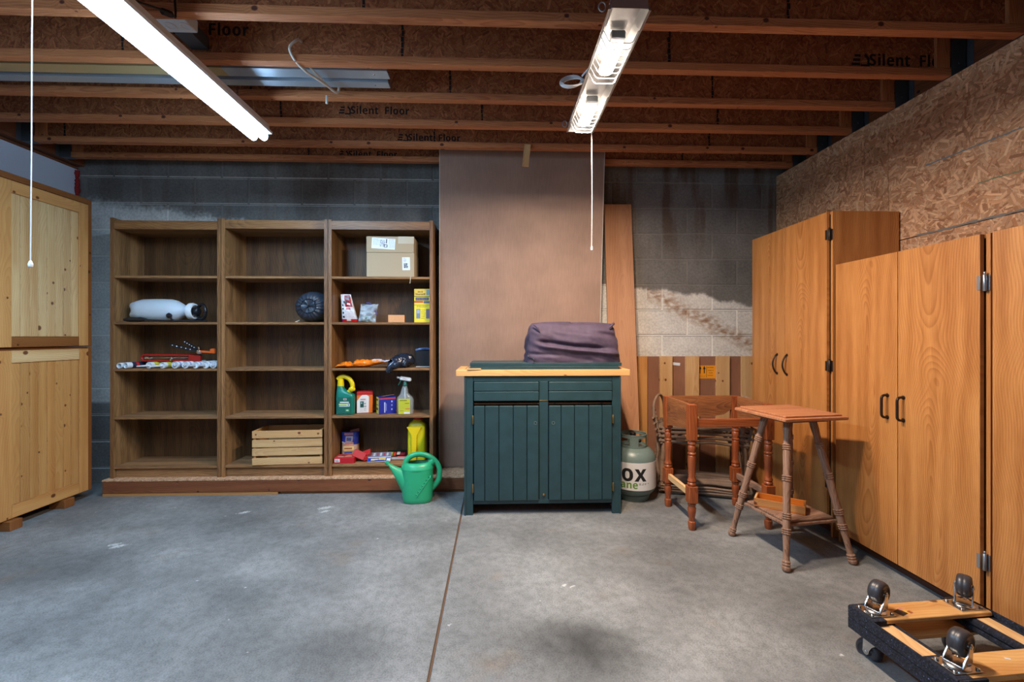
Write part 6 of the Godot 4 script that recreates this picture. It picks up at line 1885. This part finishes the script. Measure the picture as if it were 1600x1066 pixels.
func caster(parent: Node, p: Vector3, turn: float, up: bool) -> void:
	var k := 1.0 if up else -1.0
	var b := Transform3D(Basis(Vector3.UP, turn), p)
	if not up:
		b = b * Transform3D(Basis(Vector3(1, 0, 0), PI), Vector3.ZERO)
	var pl := s()
	pl.x = Transform3D(Basis(), p) if up else Transform3D(Basis(Vector3(1, 0, 0), PI), p)
	pl.box(Vector3(0, 0.0015, 0), Vector3(0.092, 0.003, 0.066), 0.0008)
	for q in [[-1, -1], [-1, 1], [1, -1], [1, 1]]:
		pl.rod(Vector3(q[0] * 0.037, 0.003, q[1] * 0.025), Vector3(q[0] * 0.037, 0.009, q[1] * 0.025), 0.0058, 8)
	var o := obj("caster_plate", pl, M.chrome, parent)
	var f := s()
	f.x = b
	f.lathe([Vector2(0, 0.0035), Vector2(0.03, 0.0035), Vector2(0.031, 0.007), Vector2(0.026, 0.011), Vector2(0.012, 0.012), Vector2(0, 0.012)], 24)
	var keep := f.x
	for sd in [-1, 1]:
		f.x = keep * Transform3D(Basis(Vector3.UP, PI / 2), Vector3(sd * 0.0225, 0, 0))
		f.plate([Vector2(-0.024, 0.011), Vector2(0.022, 0.011), Vector2(0.016, 0.024), Vector2(0.0, 0.04), Vector2(-0.008, 0.056), Vector2(-0.010, 0.068), Vector2(-0.016, 0.074), Vector2(-0.023, 0.072), Vector2(-0.028, 0.064), Vector2(-0.027, 0.045), Vector2(-0.026, 0.025)], 0.003)
	f.x = keep
	f.rod(Vector3(-0.0265, 0.064, 0.0185), Vector3(0.0265, 0.064, 0.0185), 0.0068, 10)
	f.span(Vector3(-0.021, 0.0105, -0.022), Vector3(0.021, 0.0135, 0.022), 0.001)
	obj("fork", f, M.chrome, o)
	var w := s()
	w.x = b
	var R := 0.0385
	w.turned(Vector3(-0.020, 0.064, 0.0185), Vector3(0.020, 0.064, 0.0185), [Vector2(0.0, 0.004), Vector2(0.012, 0.001), Vector2(0.015, 0.004), Vector2(0.023, 0.0035), Vector2(0.027, 0.0), Vector2(0.031, 0.0005), Vector2(0.0355, 0.004), Vector2(0.0378, 0.010), Vector2(R, 0.0165), Vector2(0.0378, 0.0185), Vector2(0.0378, 0.0215), Vector2(R, 0.0235), Vector2(0.0378, 0.030), Vector2(0.0355, 0.036), Vector2(0.031, 0.0395), Vector2(0.027, 0.040), Vector2(0.023, 0.0365), Vector2(0.015, 0.036), Vector2(0.012, 0.039), Vector2(0.0, 0.036)], 30)
	obj("wheel", w, M.rubber_tyre, o)

func build_dollies() -> void:
	var c := Vector3(1.502, 0, -1.375)
	var turn := 0.075
	for d in 2:
		var up := d == 1
		var t := thing("furniture_dolly", "upper furniture dolly turned upside down, casters in the air" if up else "lower furniture dolly standing on its casters beneath the upturned one", "dolly", c + Vector3(0, 0.0850 if not up else 0.1245, 0), turn)
		# deck frame: carpeted end rails and plain cross boards, casters on the boards
		var hx := 0.232
		var hz := 0.172
		var ry0 := 0.0 if up else 0.0187
		var by0 := 0.0202 if up else 0.0
		for q in [-1, 1]:
			var rl := s()
			rl.span(Vector3(q * (hx - 0.046) - 0.046, ry0 - 0.0, -hz), Vector3(q * (hx - 0.046) + 0.046, ry0 + 0.02, hz), 0.006, 2)
			var rail := obj("carpeted_rail", rl, M.carpet, t)
			var wr := s()                          # carpet wrapped up the outer side and over the ends
			wr.span(Vector3(q * (hx + 0.003) - 0.0035, -0.001 if up else 0.0, -hz - 0.004), Vector3(q * (hx + 0.003) + 0.0035, 0.038, hz + 0.004), 0.003, 2)
			for e in [-1, 1]:
				wr.span(Vector3(q * (hx - 0.046) - 0.046, 0.0 if up else 0.001, e * (hz + 0.004) - 0.004), Vector3(q * (hx - 0.046) + 0.0455, 0.0385, e * (hz + 0.004) + 0.004), 0.003, 2)
			obj("carpet_flap", wr, M.carpet, rail)
			if up:
				obj("bare_strip", s().span(Vector3(q * (hx - 0.046) - 0.024, 0.0195, -hz + 0.09), Vector3(q * (hx - 0.046) + 0.024, 0.0212, hz - 0.09), 0.0005, 2), M.pine_raw, rail)
			var bo := s().tint(0.06)
			bo.span(Vector3(-hx + (0.0 if up else 0.004), by0, q * (hz - 0.045) - 0.044), Vector3(hx - 0.002, by0 + 0.0185, q * (hz - 0.045) + 0.044), 0.006 if q < 0 else 0.002, 0)
			var board := obj("cross_board", bo, M.worktop, t)
			if up:
				var cw := s()
				cw.span(Vector3(-hx - 0.006, by0 - 0.001, q * (hz - 0.045) - 0.049), Vector3(-hx + 0.050, by0 + 0.0205, q * (hz - 0.045) + 0.049), 0.004, 2)
				obj("carpet_wrap", cw, M.carpet, board)
			if up and q < 0:
				printed("sticker", board, 0.06, 0.042, print_sheet(48, 32, rgb(196, 146, 100), [[2, 4, 28, 22, rgb(40, 34, 32)], [6, 8, 20, 12, rgb(56, 46, 44)], [30, 14, 10, 14, rgb(212, 170, 60)], [36, 20, 12, 10, rgb(150, 80, 50)], [28, 2, 16, 8, rgb(190, 128, 108)]]), faced(Vector3(0, 1, 0), Vector3(-0.085, by0 + 0.0188, -hz + 0.055), 0.35))
			if up and q > 0:
				obj("white_chip", s().board(Vector3(0.005, by0 + 0.0189, hz - 0.055), Vector3(0.014, 0.0008, 0.007), Basis(Vector3.UP, -0.5), 0.0002), M.label_white, board)
		for q in [[-1, -1, PI - 1.26], [1, -1, PI - 0.98], [-1, 1, PI - 1.32], [1, 1, PI - 1.1]]:
			if up:
				caster(t, Vector3(q[0] * 0.168 + (-0.01 if q[0] < 0 else 0.0), by0 + (0.0208 if q[0] < 0 else 0.0188), q[1] * (hz - 0.045)), q[2], true)
			else:
				caster(t, Vector3(q[0] * 0.168 - (0.01 if q[0] < 0 else 0.0), -0.0003 + by0, q[1] * (hz - 0.045)), 0.5 + q[0] * 0.2, false)
	var t := thing("black_tray", "flat black rubber tray lying on the concrete under the dollies", "tray", Vector3(1.44, 0, -1.33), 0.12)
	obj("base", s().span(Vector3(-0.015, 0.0, -0.12), Vector3(0.14, 0.004, 0.22), 0.001), M.rubber_black, t)
	var rim := s()
	var rc := [Vector3(-0.015, 0.008, -0.12), Vector3(0.14, 0.008, -0.12), Vector3(0.14, 0.008, 0.22), Vector3(-0.015, 0.008, 0.22)]
	for k in 4:
		rim.tube([rc[k], rc[(k + 1) % 4]], 0.008, 8)
	obj("rim", rim, M.rubber_black, t)
